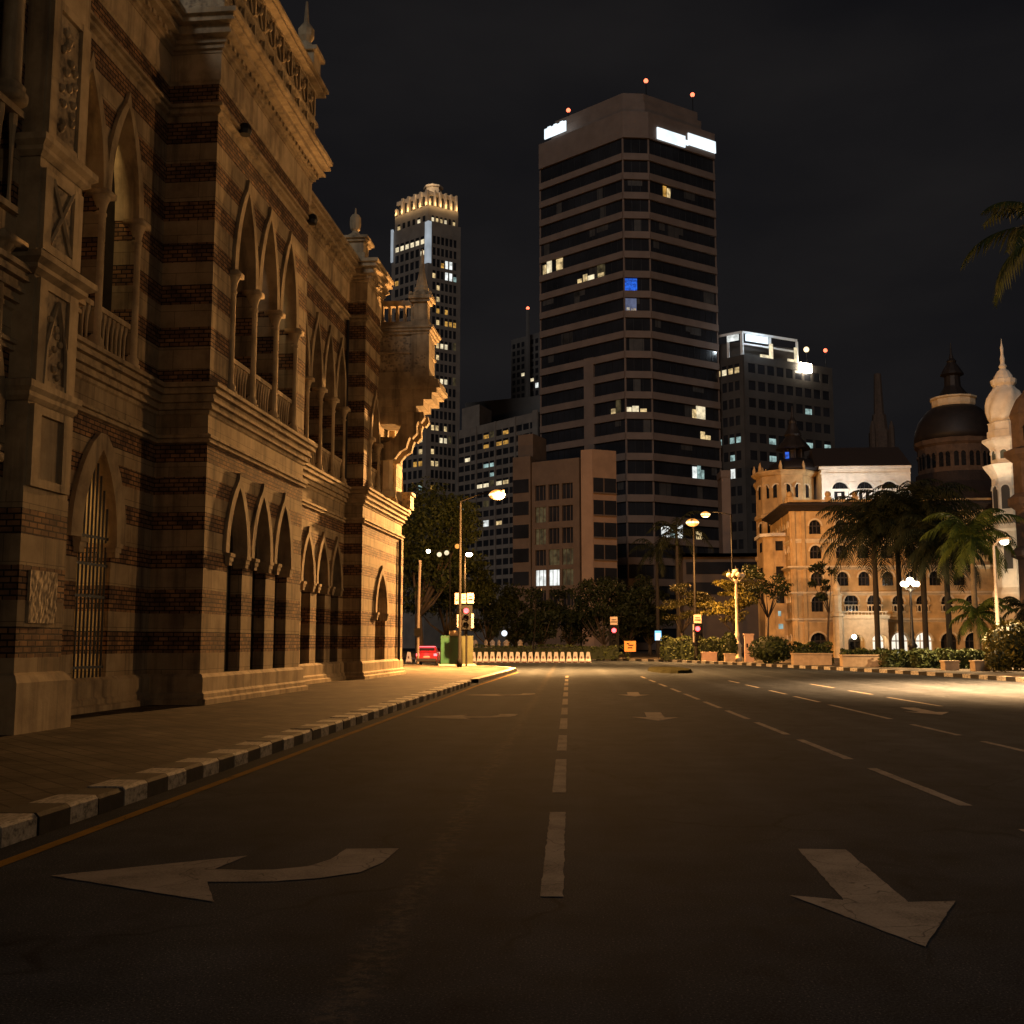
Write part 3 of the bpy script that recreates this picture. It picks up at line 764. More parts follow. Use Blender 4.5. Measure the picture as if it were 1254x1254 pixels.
# porch block nearest the camera
M = front(XA, 0)
gA = [op(-12.2, 2.35, 2.45, .95, 5.6, 9.0, t=1.0)]
mb = MB(); bay_wall(mb, M, -60, SA, 0, 9.3, gA, 1.0); bay_wall(mb, M, -60, SA, 9.3, 18.2, [op(-11.2, 1.9, 1.85, 9.5, 14.5, 17.3, t=.9)], .9); mb.build('wall', 'banded_masonry', hb)
w = pane(M, gA[0], -.95, 'dark_timber', 4).build('window', None, hb); arch_frame(M, gA[0], .42, .12, .6).build('arch_frame', 'stone', w)
oa = op(-11.2, 1.9, 1.85, 9.5, 14.5, 17.3)
w = pane(M, oa, -.85, 'window_dark', 3).build('window', None, hb); balustrade(M, -13.1, -9.3, .05, 9.5, 11.45, .42).build('balustrade', 'stone', w)
column(M, -9.78, .12, 11.45, 16.6, .19).build('column', 'stone', w, True); column(M, -9.80, .02, 4.9, 8.9, .20).build('column', 'stone', w, True)
# clustered pier with carved panels
mb = MB().mat('banded_masonry'); mb.box(XA, .12, -9.15, SA, 0, 4.45); mb.mat('stone')
mb.box(XA, .10, -9.12, SA - .01, 4.45, 18.2)
mb.mat('carved_stone')
for z0, z1 in ((6.55, 8.25), (9.05, 10.45), (11.3, 13.7)): mb.box(.02, .13, -8.75, SA - .45, z0, z1)
mb.mat('stone')
for z0, z1 in ((4.55, 6.05), (6.4, 8.4), (8.95, 10.5), (11.1, 13.95)):
    for a0, a1 in ((-9.05, -8.78), (SA - .42, SA - .1)): mb.box(.10, .19, a0, a1, z0, z1)
    for q0, q1 in ((z0, z0 + .16), (z1 - .16, z1)): mb.box(.101, .185, -8.78, SA - .42, q0, q1)
# crossed ribs of the middle panel and pointed rib of the lower one
c = (-8.78 + SA - .42) / 2
mb.tube([(.16, -8.75, 9.15), (.16, SA - .45, 10.4)], .05, 5); mb.tube([(.16, -8.75, 10.4), (.16, SA - .45, 9.15)], .05, 5)
mb.tube([(.17, c - .4, 6.45), (.17, c - .36, 7.2), (.17, c, 8.1), (.17, c + .36, 7.2), (.17, c + .4, 6.45)], .055, 6)
for k in range(9): mb.ball((.14, c + random.uniform(-.25, .25), 6.7 + k * .13), .07, 6)
for k in range(16): mb.ball((.14, c + random.uniform(-.26, .26), 11.5 + k * .13), .085, 6)
mb.build('carved_pier', None, hb)
for z, e in ((6.25, .12), (8.6, .26), (10.85, .2), (0, .2)):
    if z: sweep('pier_moulding', [(XA, -9.16), (.12, -9.16), (.12, SA + .01), (XA, SA + .01)], [(0, z + .25), (e, z + .2), (e, z + .08), (e * .5, z), (e * .5, z - .08), (0, z - .16)], 'stone')
sweep('pier_plinth', [(XA, -9.16), (.12, -9.16), (.12, SA + .01), (XR, SA + .01)], [(0, 1.22), (.08, 1.18), (.16, 1.05), (.16, 0)], 'stone')
mb = MB().mat('carved_stone'); mb.box(.12, .17, -8.85, SA - .35, 2.1, 3.05); mb.build('plaque', None, hb)
# roof and core so that no light leaks through
mb = MB()
pp = [(x, y) for x, y in [(XA - 1.4, -60), (XA - 1.4, SA - .6), (-5.4, SA - .6), (-5.4, SP0 + 1.8), (XP - 1.5, SP0 + 1.8), (XP - 1.5, SP1 - .6), (XR - 1.5, SP1 - .6), (XR - 1.5, SD0 + .6), (XD - 1.5, SD0 + .6), (XD - 1.5, SD1 - .6), (-14, SD1 - .6), (-14, -60)]]
mb.prism(pp, .2, 18.0); mb.build('core', 'dark_timber', hb)
mb = MB(); mb.prism([(x + (.9 if x > -10 else 0), y) for x, y in pp], 18.0, 18.15); mb.box(-14, XD - .01, SBAL - .3, SD1 - .2, 16.45, 16.6); mb.build('roof', 'roof_dark', hb)
# loggia floor lamps
def inner_lamp(x, y, z, p, col):
    mb = MB(); mb.ball((x, y, z), .11, 10); mb.build('ceiling_lamp', 'lamp_white', hb)
    R = Matrix.Rotation(-AZB, 4, 'Z'); q = R @ Vector((x - .0, y, z - .3)) + OB
    light('ceiling_lamp_light', q, p, col, .12)
# ------------------------------------------------------------------ city towers
def azdir(deg):
    a = HEAD + R_(deg); return Vector((math.sin(a), math.cos(a)))
def to_col(C, deg, px):
    """walk from C along azimuth deg until photo column px"""
    d = azdir(deg); r = ray(px, 787); C = Vector(C[:2])
    t = -(C.x * r.y - C.y * r.x) / (d.x * r.y - d.y * r.x)
    return C + d * t
def corner_at(px, Y):
    r = ray(px, 787); return Vector((r.x / r.y * Y, Y))
def zat(px, py, Y): return at(px, py, Y).z
class Face:
    def __init__(s, p0, p1, org):
        s.p0, s.p1 = Vector(p0[:2]) - org, Vector(p1[:2]) - org
        s.L = (s.p1 - s.p0).length; s.u = (s.p1 - s.p0) / s.L; s.n = Vector((s.u.y, -s.u.x)); s.org = org
    def M(s, a, o, z):
        q = s.p0 + s.u * a + s.n * o; return (q.x, q.y, z)
    def W(s, a, o, z):
        q = s.p0 + s.u * a + s.n * o + s.org; return Vector((q.x, q.y, z))
def core(root, pts, z0, z1, mat, org, name='core'):
    mb = MB(); mb.prism([tuple(Vector(p[:2]) - org) for p in pts], z0, z1); return mb.build(name, mat, root)
def windows(root, faces, grid, lits, glass='tower_glass', cap=100, off=.06):
    """grid(face index) -> list of (a0,a1,z0,z1); one pane object each, the biggest `cap` as parts, the rest as one stuff part"""
    panes = []
    for fi, f in enumerate(faces):
        for a0, a1, z0, z1 in grid(fi, f):
            c = f.W((a0 + a1) / 2, 0, (z0 + z1) / 2); panes.append([proj(c), f, a0, a1, z0, z1, glass])
    for (lx, ly, mt) in lits:
        best = min((p for p in panes if p[6] == glass), key=lambda p: (p[0][0] - lx) ** 2 + (p[0][1] - ly) ** 2, default=None)
        if best and (best[0][0] - lx) ** 2 + (best[0][1] - ly) ** 2 < 500: best[6] = mt
    panes.sort(key=lambda p: (p[6] == glass, (p[3] - p[2]) * (p[5] - p[4]) * -1))
    rest = MB(); cnt = 0
    for k, (px, f, a0, a1, z0, z1, mt) in enumerate(panes):
        if k < cap:
            if mt not in (glass, 'lit_white', 'lit_dim'): rest.mat(glass); rest.box(a0, a1, 0, off, z0 + (z1 - z0) * .62, z1, f.M); z1 = z0 + (z1 - z0) * .62; cnt += 1
            mb = MB(); mb.box(a0, a1, 0, off, z0, z1, f.M); mb.build('window', mt, root)
        else:
            rest.mat(mt); rest.box(a0, a1, 0, off, z0, z1, f.M); cnt += 1
    if cnt: tag(rest.build('window_panes', None, root), kind='stuff')
def gridcells(f, z_rows, wh, n, frac, m0=.0):
    out = []; step = (f.L - 2 * m0) / n
    for z in z_rows:
        for i in range(n):
            a = m0 + i * step + step * (1 - frac) / 2; out.append((a, a + step * frac, z, z + wh))
    return out
def wall_grid(mb, f, z_rows, wh, n, frac, z0, z1, proud=.3, m0=.0):
    """piers and spandrels standing proud round the window cells"""
    step = (f.L - 2 * m0) / n; zs = sorted(z_rows)
    edges = [z0] + [v for z in zs for v in (z, z + wh)] + [z1]
    for i in range(0, len(edges), 2): mb.box(0, f.L, 0, proud, edges[i], edges[i + 1], f.M)
    for i in range(n + 1):
        a0 = max(0, m0 + i * step - step * (1 - frac) / 2 if i else 0); a1 = min(f.L, m0 + i * step + step * (1 - frac) / 2 if i < n else f.L)
        for z in zs: mb.box(a0, a1, 0, proud * .93, z, z + wh, f.M)

# --- banded office tower
YT = 225.0
B = corner_at(770, YT); A = to_col(B, -47, 663.5); Cc = to_col(B, 86, 803); D = to_col(Cc, 57, 887)
org = B.copy()
tw = thing('office_tower', 'tall dark glass office tower with pale floor bands and glowing white rooftop signs', 'tower', (org.x, org.y, 0))
back = D + (A - B) * 1.0
fs = [Face(A, B, org), Face(B, Cc, org), Face(Cc, D, org)]
zc = [zat(770, y, YT) for y in (192, 584.5)]; pitch = (zc[0] - zc[1]) / 16
z_cr = zat(770, 169, YT); z_cr1 = zat(770, 137, YT); z_top = zat(786, 111, YT) + 1.0
inn = lambda p, k: Vector(p) + ((A + D) / 2 + (back - (A + D) / 2) * .2 - Vector(p)) * k
core(tw, [A, B, Cc, D, back], 0, z_cr, 'tower_glass', org, 'glass_core')
mb = MB()
zs = [zc[0] - pitch * k for k in range(26)]
for f in fs:
    for z in zs:
        if z > 1: mb.box(-.0, f.L, 0, .45, z - pitch * .17, z + pitch * .17, f.M)
    for a in (0, f.L): mb.box(a - .18, a + .18, 0, .12, 0, z_cr, f.M)
# solid pier on the left face, lower half
apx = lambda px: (to_col(B, -47, px) - A).length
mb.box(apx(719), apx(731), 0, .44, 0, zs[10] + pitch * .2, fs[0].M)
mb.build('floor_band', 'tower_granite', tw)
mb = MB(); q = .55
mb.prism([tuple(Vector(p) - org) for p in [A - fs[0].n * -q, B + fs[1].n * q, Cc + fs[1].n * q, D + fs[2].n * q, back]], z_cr, z_cr1)
mb.build('crown', 'tower_granite', tw)
mb = MB(); pts = [inn(p, .13) - org for p in (A, B, Cc, D, back)]; mb.prism([tuple(p) for p in pts], z_cr1, z_top - 2.2)
pts2 = [inn(p, .17) - org for p in (A, B, Cc, D, back)]; mb.prism([tuple(p) for p in pts2], z_top - 2.2, z_top); mb.build('penthouse', 'tower_granite', tw)
# vertical mullions of the glazing
mb = MB()
for f in fs:
    n = int(f.L / 1.6)
    for i in range(1, n): mb.box(i * f.L / n - .04, i * f.L / n + .04, 0, .07, 8, z_cr, f.M)
mb.build('mullion', 'iron', tw)
def sign_part(f, a0, a1, z0, z1, o, mat, root, skew=0.0):
    mb = MB(); mb.box(a0, a1, o, o + .25, z0, z1, f.M); return mb.build('illuminated_sign', mat, root)
dpx = lambda px: (to_col(Cc, 57, px) - Cc).length
ZR = lambda px, py: zat(px, py, to_col(Cc, 57, px).y)
sign_part(fs[2], dpx(812), dpx(848), ZR(812, 171), ZR(812, 157), .6, 'tower_sign', tw)
sign_part(fs[2], dpx(852), dpx(887), ZR(887, 189), ZR(887, 175), .6, 'tower_sign', tw)
mb = MB(); mb.box(dpx(848), dpx(852), .6, .8, ZR(850, 179), ZR(850, 173), fs[2].M); mb.build('illuminated_sign', 'tower_sign', tw)
ZL = lambda px, py: zat(px, py, to_col(B, -47, px).y)
mb = MB()
for i in range(7):
    a0 = apx(672) + i * (apx(700) - apx(672)) / 7; mb.box(a0, a0 + (apx(700) - apx(672)) / 7 * (.98 if i % 3 else .9), .6, .85, ZL(672, 172), ZL(672, 172) + 2.35 + (.25 if i % 2 else 0), fs[0].M)
mb.build('illuminated_sign', 'tower_sign', tw)
for px, py, Yb in ((696, 135, YT + 22), (791, 99, YT + 9), (848, 116, YT + 16)):
    p = at(px, py, Yb); mb = MB(); mb.ball((p.x - org.x, p.y - org.y, p.z), .5, 8); b_ = mb.build('beacon', 'beacon_red', tw)
    mb = MB(); mb.tube([(p.x - org.x, p.y - org.y, z_cr1), (p.x - org.x, p.y - org.y, p.z - .4)], .12, 6); mb.build('beacon_mast', 'iron', b_)
# lit offices: panes in the glass bands
def lit_cells(f, wpx, spec, root):
    for px0, px1, py, mt, hf in spec:
        a0, a1 = sorted((wpx(px0), wpx(px1)))
        Yp = (f.W((a0 + a1) / 2, 0, 0)).y; z = zat((px0 + px1) / 2, py, Yp)
        k = min(range(len(zs) - 1), key=lambda i: abs((zs[i] + zs[i + 1]) / 2 - z))
        z0, z1 = zs[k + 1] + pitch * .18, zs[k] - pitch * .18
        z0, z1 = (z0, z0 + (z1 - z0) * hf)
        mb = MB(); mb.box(a0, a1, .02, .16, z0, z1, f.M); mb.build('window', mt, root)
lit_cells(fs[0], apx, [(667, 671, 326, 'lit_warm', .8), (672, 678, 323, 'lit_cream', 1), (684, 692, 320, 'lit_warm', .95), (711, 716, 341, 'lit_warm', .35), (718, 723, 339, 'lit_warm', .6), (724, 732, 338, 'lit_cream', .4), (736, 746, 335, 'lit_dim', 1), (737, 745, 335, 'lit_warm', .35),
                       (752, 757, 502, 'lit_warm', .4), (758, 764, 500, 'lit_dim', 1)], tw)
bpx = lambda px: (to_col(B, 86, px) - B).length
lit_cells(fs[1], bpx, [(770, 786, 357, 'lit_blue', .95), (771, 785, 384, 'lit_lilac', .95), (772, 776, 384, 'lit_cream', .25), (778, 784, 384, 'lit_warm', .2), (771, 777, 500, 'lit_cream', .35), (778, 786, 500, 'lit_cream', .45), (788, 796, 500, 'lit_warm', .25)], tw)
lit_cells(fs[2], dpx, [(821, 825, 233, 'lit_amber', .9), (826, 830, 232, 'lit_warm', .8), (853, 858, 498, 'lit_warm', .7), (858, 869, 497, 'lit_cream', 1), (863, 868, 530, 'lit_warm', .6), (869, 875, 532, 'lit_warm', .35),
                       (852, 857, 577, 'lit_white', .9), (858, 862, 577, 'lit_cool', 1), (863, 866, 578, 'lit_cool', .7), (812, 822, 653, 'lit_white', .8), (832, 838, 650, 'lit_white', 1), (855, 862, 655, 'lit_warm', .6), (823, 828, 656, 'lit_cool', .6)], tw)
rng = random.Random(11)
for f, mt_n in ((fs[0], 26), (fs[1], 8), (fs[2], 22)):
    for _ in range(mt_n):
        k = rng.randrange(1, 22); w_ = rng.choice((1.5, 1.5, 3.1)); a0 = rng.uniform(.4, f.L - w_ - .4); z0, z1 = zs[k + 1] + pitch * .18, zs[k] - pitch * .18
        hf = rng.choice((1, .6, .45)); mb = MB(); mb.box(a0, a0 + w_, .012, .05, z1 - (z1 - z0) * hf, z1, f.M); mb.build('window_blind', 'blind', tw)
# --- podium block in front of it with its pale fin
YF = 185.0
Pq = corner_at(727, YF); Pl = to_col(Pq, -62, 713); Pr = to_col(Pq, 67, 757)
org = Pq.copy(); pod = thing('podium_building', 'brown mid rise block with a tall pale fin and two bright white windows', 'building', (org.x, org.y, 0))
zf = zat(727, 550, YF); ffin = Face(Pl, Pq, org); fright = Face(Pq, Pr, org)
core(pod, [Pl, Pq, Pr, Pr + azdir(-20) * 8, Pl + azdir(10) * 8], 0, zf, 'fin_tile', org, 'fin')
# strips of the right face
zrow = [zat(740, y, YF + 3) for y in (605, 632, 659, 686, 714)]
windows(pod, [fright], lambda i, f: [(f.L * .04, f.L * .98, z, z + 2.45) for z in zrow], [], 'tower_glass', 40, .05)
mb = MB()
for z in zrow: mb.box(fright.L * .03, fright.L * .99, .05, .3, z - .25, z - .02, fright.M); mb.box(fright.L * .45, fright.L * .48, .05, .2, z, z + 2.45, fright.M)
mb.build('sill', 'podium_panel', pod)
M0 = to_col(Pl, -57, 650) + azdir(0) * 1.6; M1 = Pl + azdir(0) * 1.6
fm = Face(M0, M1, org)
zm = zat(682, 564, M0.y * .5 + M1.y * .5)
core(pod, [M0, M1, M1 + azdir(20) * 14, M0 + azdir(20) * 14], 0, zm, 'podium_panel', org, 'wall')
rowsz = [zat(690, y, (M0.y + M1.y) / 2) for y in (612, 639, 666, 692, 717, 742, 768)]
wins = []
lits = [(660, 637, 'lit_dim'), (661, 664, 'lit_dim'), (680, 684, 'lit_dim'), (702, 683, 'lit_dim'), (661, 704, 'lit_white'), (680, 704, 'lit_white'), (700, 704, 'lit_dim')]
windows(pod, [fm], lambda i, f: gridcells(f, rowsz, 2.7, 3, .8, 1.0), lits, 'tower_glass', 60, .08)
mb = MB(); wall_grid(mb, fm, rowsz, 2.7, 3, .80, 0, zm, .5, 1.0)
for i in range(3):
    st = (fm.L - 2) / 3
    for z in rowsz:
        for q in (.35, .65): a = 1.0 + i * st + st * q; mb.box(a - .04, a + .04, .08, .14, z, z + 2.7, fm.M)
mb.build('frame', 'podium_panel', pod)
L1 = to_col(M0, -57, 628); fl = Face(L1, M0, org)
zl = zat(640, 562, L1.y); core(pod, [L1 - azdir(0) * 1.5, M0 - azdir(0) * 1.5, M0 + azdir(20) * 10, L1 + azdir(20) * 10], 0, zl, 'podium_panel', org, 'wing')
L0 = to_col(M0, -57, 631); L2 = to_col(M0, -57, 650)
core(pod, [L0 + azdir(10) * 3, L2 + azdir(10) * 3, L2 + azdir(20) * 9, L0 + azdir(20) * 9], zl, zat(640, 536, L1.y + 5), 'podium_panel', org, 'stair_tower')
fl2 = Face(L1 - azdir(0) * 1.5, M0 - azdir(0) * 1.5, org)
for y in (606, 633, 661, 690, 718): z = zat(638, y, L1.y); mb = MB(); mb.box(.1, fl2.L * .9, 0, .06, z, z + 2.4, fl2.M); mb.build('window', 'tower_glass', pod)
# --- slender tower with the lit crown
YL = 340.0
B = corner_at(520, YL); A = to_col(B, -50, 474); D = to_col(B, 58, 561)
org = B.copy(); lt = thing('crowned_tower', 'slender grey tower with golden floodlit crown and white lit corner', 'tower', (org.x, org.y, 0))
fs = [Face(A, B, org), Face(B, D, org)]
z1 = zat(520, 250, YL); z2 = zat(520, 270, YL)
ctr = (A + D) / 2; back = A + D - B
core(lt, [A, B, D, back], 0, z2, 'grey_cladding', org)
pit = (zat(520, 300, YL) - zat(520, 500, YL)) / 14
rows = [zat(520, 300, YL) + pit * 1 - 3 - pit * k for k in range(0, 34) if zat(520, 300, YL) - pit * k > 8]
rows = [r for r in rows if r + pit * .62 < z2 - .5]
lits = []
for x in (479, 485, 491, 495, 501, 508, 511): lits.append((x, 301 - (x - 479) * .28, 'lit_cream'))
rng = random.Random(3)
for x, y, mt in ((545, 327, 'lit_white'), (549, 327, 'lit_white'), (545, 342, 'lit_white'), (550, 342, 'lit_white'), (555, 344, 'lit_cool'), (528, 342, 'lit_warm'), (538, 344, 'lit_warm'), (541, 317, 'lit_amber'), (536, 370, 'lit_warm'), (534, 380, 'lit_amber'), (545, 382, 'lit_amber'), (536, 397, 'lit_warm'), (544, 398, 'lit_amber'), (549, 398, 'lit_amber'), (556, 399, 'lit_amber'),
                 (542, 423, 'lit_cream'), (547, 423, 'lit_cream'), (554, 425, 'lit_dim'), (535, 424, 'lit_warm'), (533, 440, 'lit_warm'), (542, 462, 'lit_cream'), (547, 463, 'lit_cream'), (554, 464, 'lit_dim'), (535, 492, 'lit_warm'), (531, 518, 'lit_warm'), (537, 518, 'lit_warm'), (545, 519, 'lit_warm'), (523, 517, 'lit_dim'), (539, 542, 'lit_cream'), (545, 543, 'lit_cream'), (552, 544, 'lit_dim'), (522, 545, 'lit_warm'), (514, 545, 'lit_warm'), (531, 545, 'lit_warm'), (510, 572, 'lit_amber'), (514, 572, 'lit_amber'), (522, 572, 'lit_warm'), (531, 572, 'lit_warm'), (529, 600, 'lit_amber'), (512, 595, 'lit_cool'), (487, 352, 'lit_amber')):
    lits.append((x, y, mt))
nn = (6, 6)
windows(lt, fs, lambda i, f: gridcells(f, rows, pit * .68, nn[i], .70, 1.3), lits, 'tower_glass', 100, .1)
mb = MB()
for i, f in enumerate(fs): wall_grid(mb, f, rows, pit * .68, nn[i], .70, 0, z2, .2, 1.3)
mb.build('wall', 'office_concrete', lt)
inn = lambda p, k: Vector(p) + (ctr - Vector(p)) * k
def ringbox(k0, za, zb, name, mat):
    mb = MB(); mb.prism([tuple(inn(p, k0) - org) for p in (A, B, D, back)], za, zb); return mb.build(name, mat, lt)
ringbox(.07, z2, z1, 'upper_stage', 'office_concrete')
zt3 = zat(520, 231, YL); zt4 = zat(527, 224, YL)
f2 = [Face(inn(A, .07), inn(B, .07), org), Face(inn(B, .07), inn(D, .07), org)]
zrow2 = [zat(520, 283, YL)]
lit2 = [(481, 277, 'lit_warm'), (511, 268, 'lit_cream'), (525, 267, 'lit_cream'), (533, 269, 'lit_warm'), (540, 270, 'lit_warm'), (547, 272, 'lit_cream'), (554, 274, 'lit_warm')]
windows(lt, f2, lambda i, f: gridcells(f, [z2 + .35], 1.9, 6, .5, .8), lit2, 'tower_glass', 40, .1)
ringbox(.18, z1, zt3, 'crown', 'grey_cladding')
mb = MB(); f3 = [Face(inn(A, .10), inn(B, .10), org), Face(inn(B, .10), inn(D, .10), org)]
for f in f3:
    for i in range(6):
        a = f.L * (i + .02) / 5.4; mb.box(a, a + f.L * .055, -.8, .5, z1, zt3 - (3 if i in (0,) else 0), f.M)
    mb.box(0, f.L, -.9, -.2, zt3 - 1.6, zt3 - .2, f.M)
mb.build('crown_fin', 'crown_concrete', lt)
cpt = corner_at(526, YL + 9) - org
mb = MB(); mb.lathe([(2.8, 0), (2.8, zt4 - zt3 + 2.6), (3.3, zt4 - zt3 + 2.6), (3.3, zt4 - zt3 + 3.3), (.3, zt4 - zt3 + 4.0)], 8, (cpt.x, cpt.y, zt3 - 1)); mb.build('lantern', 'crown_concrete', lt)
# floodlit white corner panel, its light built in as emission, and slim one on the far left edge
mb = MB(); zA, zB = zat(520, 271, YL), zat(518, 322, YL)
mb.prism([(-1.35, .8), (0, -.8), (1.0, .25), (0, 1.5)], zB, zA); mb.build('lit_corner', 'floodlit_glow', lt)
mb = MB(); a_ = A - org; mb.prism([(a_.x - .4, a_.y - .9), (a_.x + .45, a_.y - 1.5), (a_.x + .45, a_.y), (a_.x - .4, a_.y)], zat(474, 322, A.y), zat(474, 283, A.y)); mb.build('lit_corner', 'floodlit_glow', lt)
# crown floodlights
for f in f3:
    for i in range(6):
        q = f.W(f.L * (i + .02) / 5.4 + f.L * .027, 1.3, z1 + .5); light('crown_floodlight', q, 150, (1, .62, .26), .15)
q = Vector((cpt.x + org.x - 1, cpt.y + org.y - 7.5, zt3 + 1)); light('crown_floodlight', q + Vector((0, 0, 3)), 900, (1, .72, .42), .3)
# --- pale gridded hotel block between them
YG = 300.0
Dg = corner_at(660, YG); Ag = to_col(Dg, -40, 559); org = Dg.copy()
gb = thing('gridded_block', 'long gridded concrete block with scattered yellow and white windows between the two towers', 'building', (org.x, org.y, 0))
f = Face(Ag, Dg, org); ztop = zat(655, 504, YG)
core(gb, [Ag, Dg, Dg + azdir(30) * 16, Ag + azdir(30) * 16], 0, ztop, 'grey_cladding', org)
pit = (zat(655, 517, YG) - zat(655, 600, YG)) / 6.6
rows = [zat(655, 523, YG) - pit * k for k in range(16) if zat(655, 523, YG) - pit * k > 4]
lits = [(597, 526, 'lit_amber'), (605, 522, 'lit_dim'), (614, 520, 'lit_amber'), (596, 540, 'lit_amber'), (610, 537, 'lit_amber'), (618, 535, 'lit_amber'), (573, 557, 'lit_cream'), (652, 533, 'lit_amber'), (592, 570, 'lit_cool'), (600, 568, 'lit_cool'), (588, 594, 'lit_cream'), (596, 592, 'lit_cream'), (604, 593, 'lit_dim'), (613, 590, 'lit_cream'), (618, 591, 'lit_warm'), (562, 616, 'lit_white'), (594, 645, 'lit_white'), (612, 645, 'lit_warm'), (604, 583, 'lit_cool'), (598, 616, 'lit_dim')]
windows(gb, [f], lambda i, g: gridcells(g, rows, pit * .62, 12, .84, .6), lits, 'tower_glass', 100, .1)
mb = MB(); wall_grid(mb, f, rows, pit * .62, 12, .84, 0, ztop, .2, .6); mb.box(f.L - 2.0, f.L, .21, .5, 0, ztop + .5, f.M)
for i in (0, 3, 6, 9, 12): a = .6 + i * (f.L - 1.2) / 12; mb.box(a - .3, a + .3, .35, .6, 0, ztop, f.M)
mb.build('wall', 'office_concrete', gb)
pa, pb = to_col(Dg, -40, 561), to_col(Dg, -40, 583)
core(gb, [pa + azdir(20) * 2, pb + azdir(20) * 2, pb + azdir(20) * 12, pa + azdir(20) * 12], ztop - 1, zat(570, 499, pa.y), 'office_concrete', org, 'penthouse')
# --- dark distant tower with a mast
p0, p1 = corner_at(626, 430), corner_at(668, 418); org = p0.copy()
dt = thing('mast_tower', 'dark distant tower with a slender mast tipped by one red light', 'tower', (org.x, org.y, 0))
f = Face(p0, p1, org); zt = zat(640, 412, 425)
core(dt, [p0, p1, p1 + Vector((5, 20)), p0 + Vector((5, 20))], 0, zt, 'distant_cladding', org, 'wall')
core(dt, [p0 - Vector((18, 4)), p1 - Vector((0, 4)), p1 + Vector((5, 16)), p0 + Vector((-10, 16))], 0, zat(640, 492, 425), 'distant_cladding', org, 'wing')
rows = [zat(640, y, 425) for y in range(424, 490, 9)]
windows(dt, [f], lambda i, g: gridcells(g, rows, 1.9, 7, .6, .3), [(638, 456, 'lit_cream'), (642, 456, 'lit_cream'), (652, 467, 'lit_cream'), (656, 468, 'lit_white'), (660, 468, 'lit_white')], 'tower_glass', 60, .1)
mp_ = at(647, 500, 422); zt5 = zat(647, 383, 422)
mb = MB(); mb.tube([(mp_.x - org.x, mp_.y - org.y - 4, 40), (mp_.x - org.x, mp_.y - org.y - 4, zt5)], [1.6, .7], 6); ms = mb.build('mast', 'distant_cladding', dt)
mb = MB(); mb.ball((mp_.x - org.x, mp_.y - org.y - 4, zt5 + .6), .65, 8); mb.build('beacon', 'beacon_red', ms)
# --- broad office block to the right with the bright roof sign
YO = 235.0
B = corner_at(919, YO); A = to_col(B, -42, 872); D = to_col(B, 62, 1030); org = B.copy()
ob = thing('roof_sign_block', 'broad gridded office block with a bright white roof sign and teal windows', 'building', (org.x, org.y, 0))
fs = [Face(A, B, org), Face(B, D, org)]
z_r = zat(930, 434, YO); core(ob, [A, B, D, D + (A - B)], 0, z_r, 'grey_cladding', org)
pit = (zat(930, 450, YO) - zat(930, 580, YO)) / 6.05
rows = [zat(930, 455, YO) - pit * k for k in range(12) if zat(930, 455, YO) - pit * k > 6]
lits = [(881, 436, 'lit_cream'), (885, 438, 'lit_warm'), (886, 455, 'lit_warm'), (910, 452, 'lit_warm'), (994, 499, 'lit_cool'), (884, 538, 'lit_cool'), (897, 537, 'lit_cool'), (903, 540, 'lit_cool'), (946, 537, 'lit_cool'), (897, 559, 'lit_cool'), (946, 560, 'lit_cool'), (985, 565, 'lit_cool'), (883, 580, 'lit_white'), (899, 580, 'lit_white'), (1010, 539, 'lit_cool'), (996, 540, 'lit_cool'), (987, 538, 'lit_dim'), (845, 700, 'lit_white')]
windows(ob, fs, lambda i, g: gridcells(g, rows, pit * .54, (5, 9)[i], .74, .8), lits, 'tower_glass', 100, .1)
mb = MB()
for i, g in enumerate(fs): wall_grid(mb, g, rows, pit * .54, (5, 9)[i], .74, 0, z_r, .2, .8)
mb.build('wall', 'grey_cladding', ob)
# setback roof storey with its glowing frame
r0, r1, r2 = to_col(B, -42, 884), B + azdir(5) * 1.5, to_col(B, 62, 988) + azdir(0) * 1.0
z_s = zat(921, 403, YO)
fr = [Face(r0, r1, org), Face(r1, r2, org)]
core(ob, [r0 + azdir(0) * 2, r1 + azdir(5) * 3, r2 + azdir(0) * 2, r2 + azdir(-40) * 12], z_r, z_s - 1.5, 'grey_cladding', org, 'penthouse')
mb = MB()
for g in fr:
    mb.box(0, g.L, 0, .35, z_s - .5, z_s, g.M)
    for q in (0, .5, 1): mb.box(g.L * q - .25, g.L * q + .25, 0, .3, z_r, z_s - .5, g.M)
mb.box(0, fr[1].L, 0, .3, z_r + 2.6, z_r + 3, fr[1].M); mb.build('roof_frame', 'white_fin', ob)
L_ = fr[1].L
mb = MB(); mb.box(L_ * .04, L_ * .44, .4, .7, z_s - 2.2, z_s - .7, fr[1].M); mb.build('illuminated_sign', 'tower_sign', ob)
mb = MB(); mb.box(fr[0].L * .5, fr[0].L * .92, .4, .7, z_s - 2.0, z_s - .7, fr[0].M); mb.build('illuminated_sign', 'lit_white', ob)
mb = MB()
for q, w_ in ((.47, .9), (.93, .7)): mb.box(L_ * q, L_ * q + w_, .36, .6, z_r + .1, z_r + 3.6, fr[1].M)
mb.box(L_ * .3, L_ * .46, .36, .6, z_r + .1, z_r + .9, fr[1].M); mb.box(L_ * .8, L_ * .92, .36, .6, z_r + .1, z_r + .8, fr[1].M); mb.build('window', 'lit_cream', ob)
light('roof_floodlight', fr[1].W(L_ * .25, 4.5, z_s - 1.5), 900, COOL, .3)
p = at(994, 451, YO + 16)
q = fs[1]; a_ = (to_col(B, 62, 994) - B).length; zq = zat(994, 451, q.W(a_, 0, 0).y)
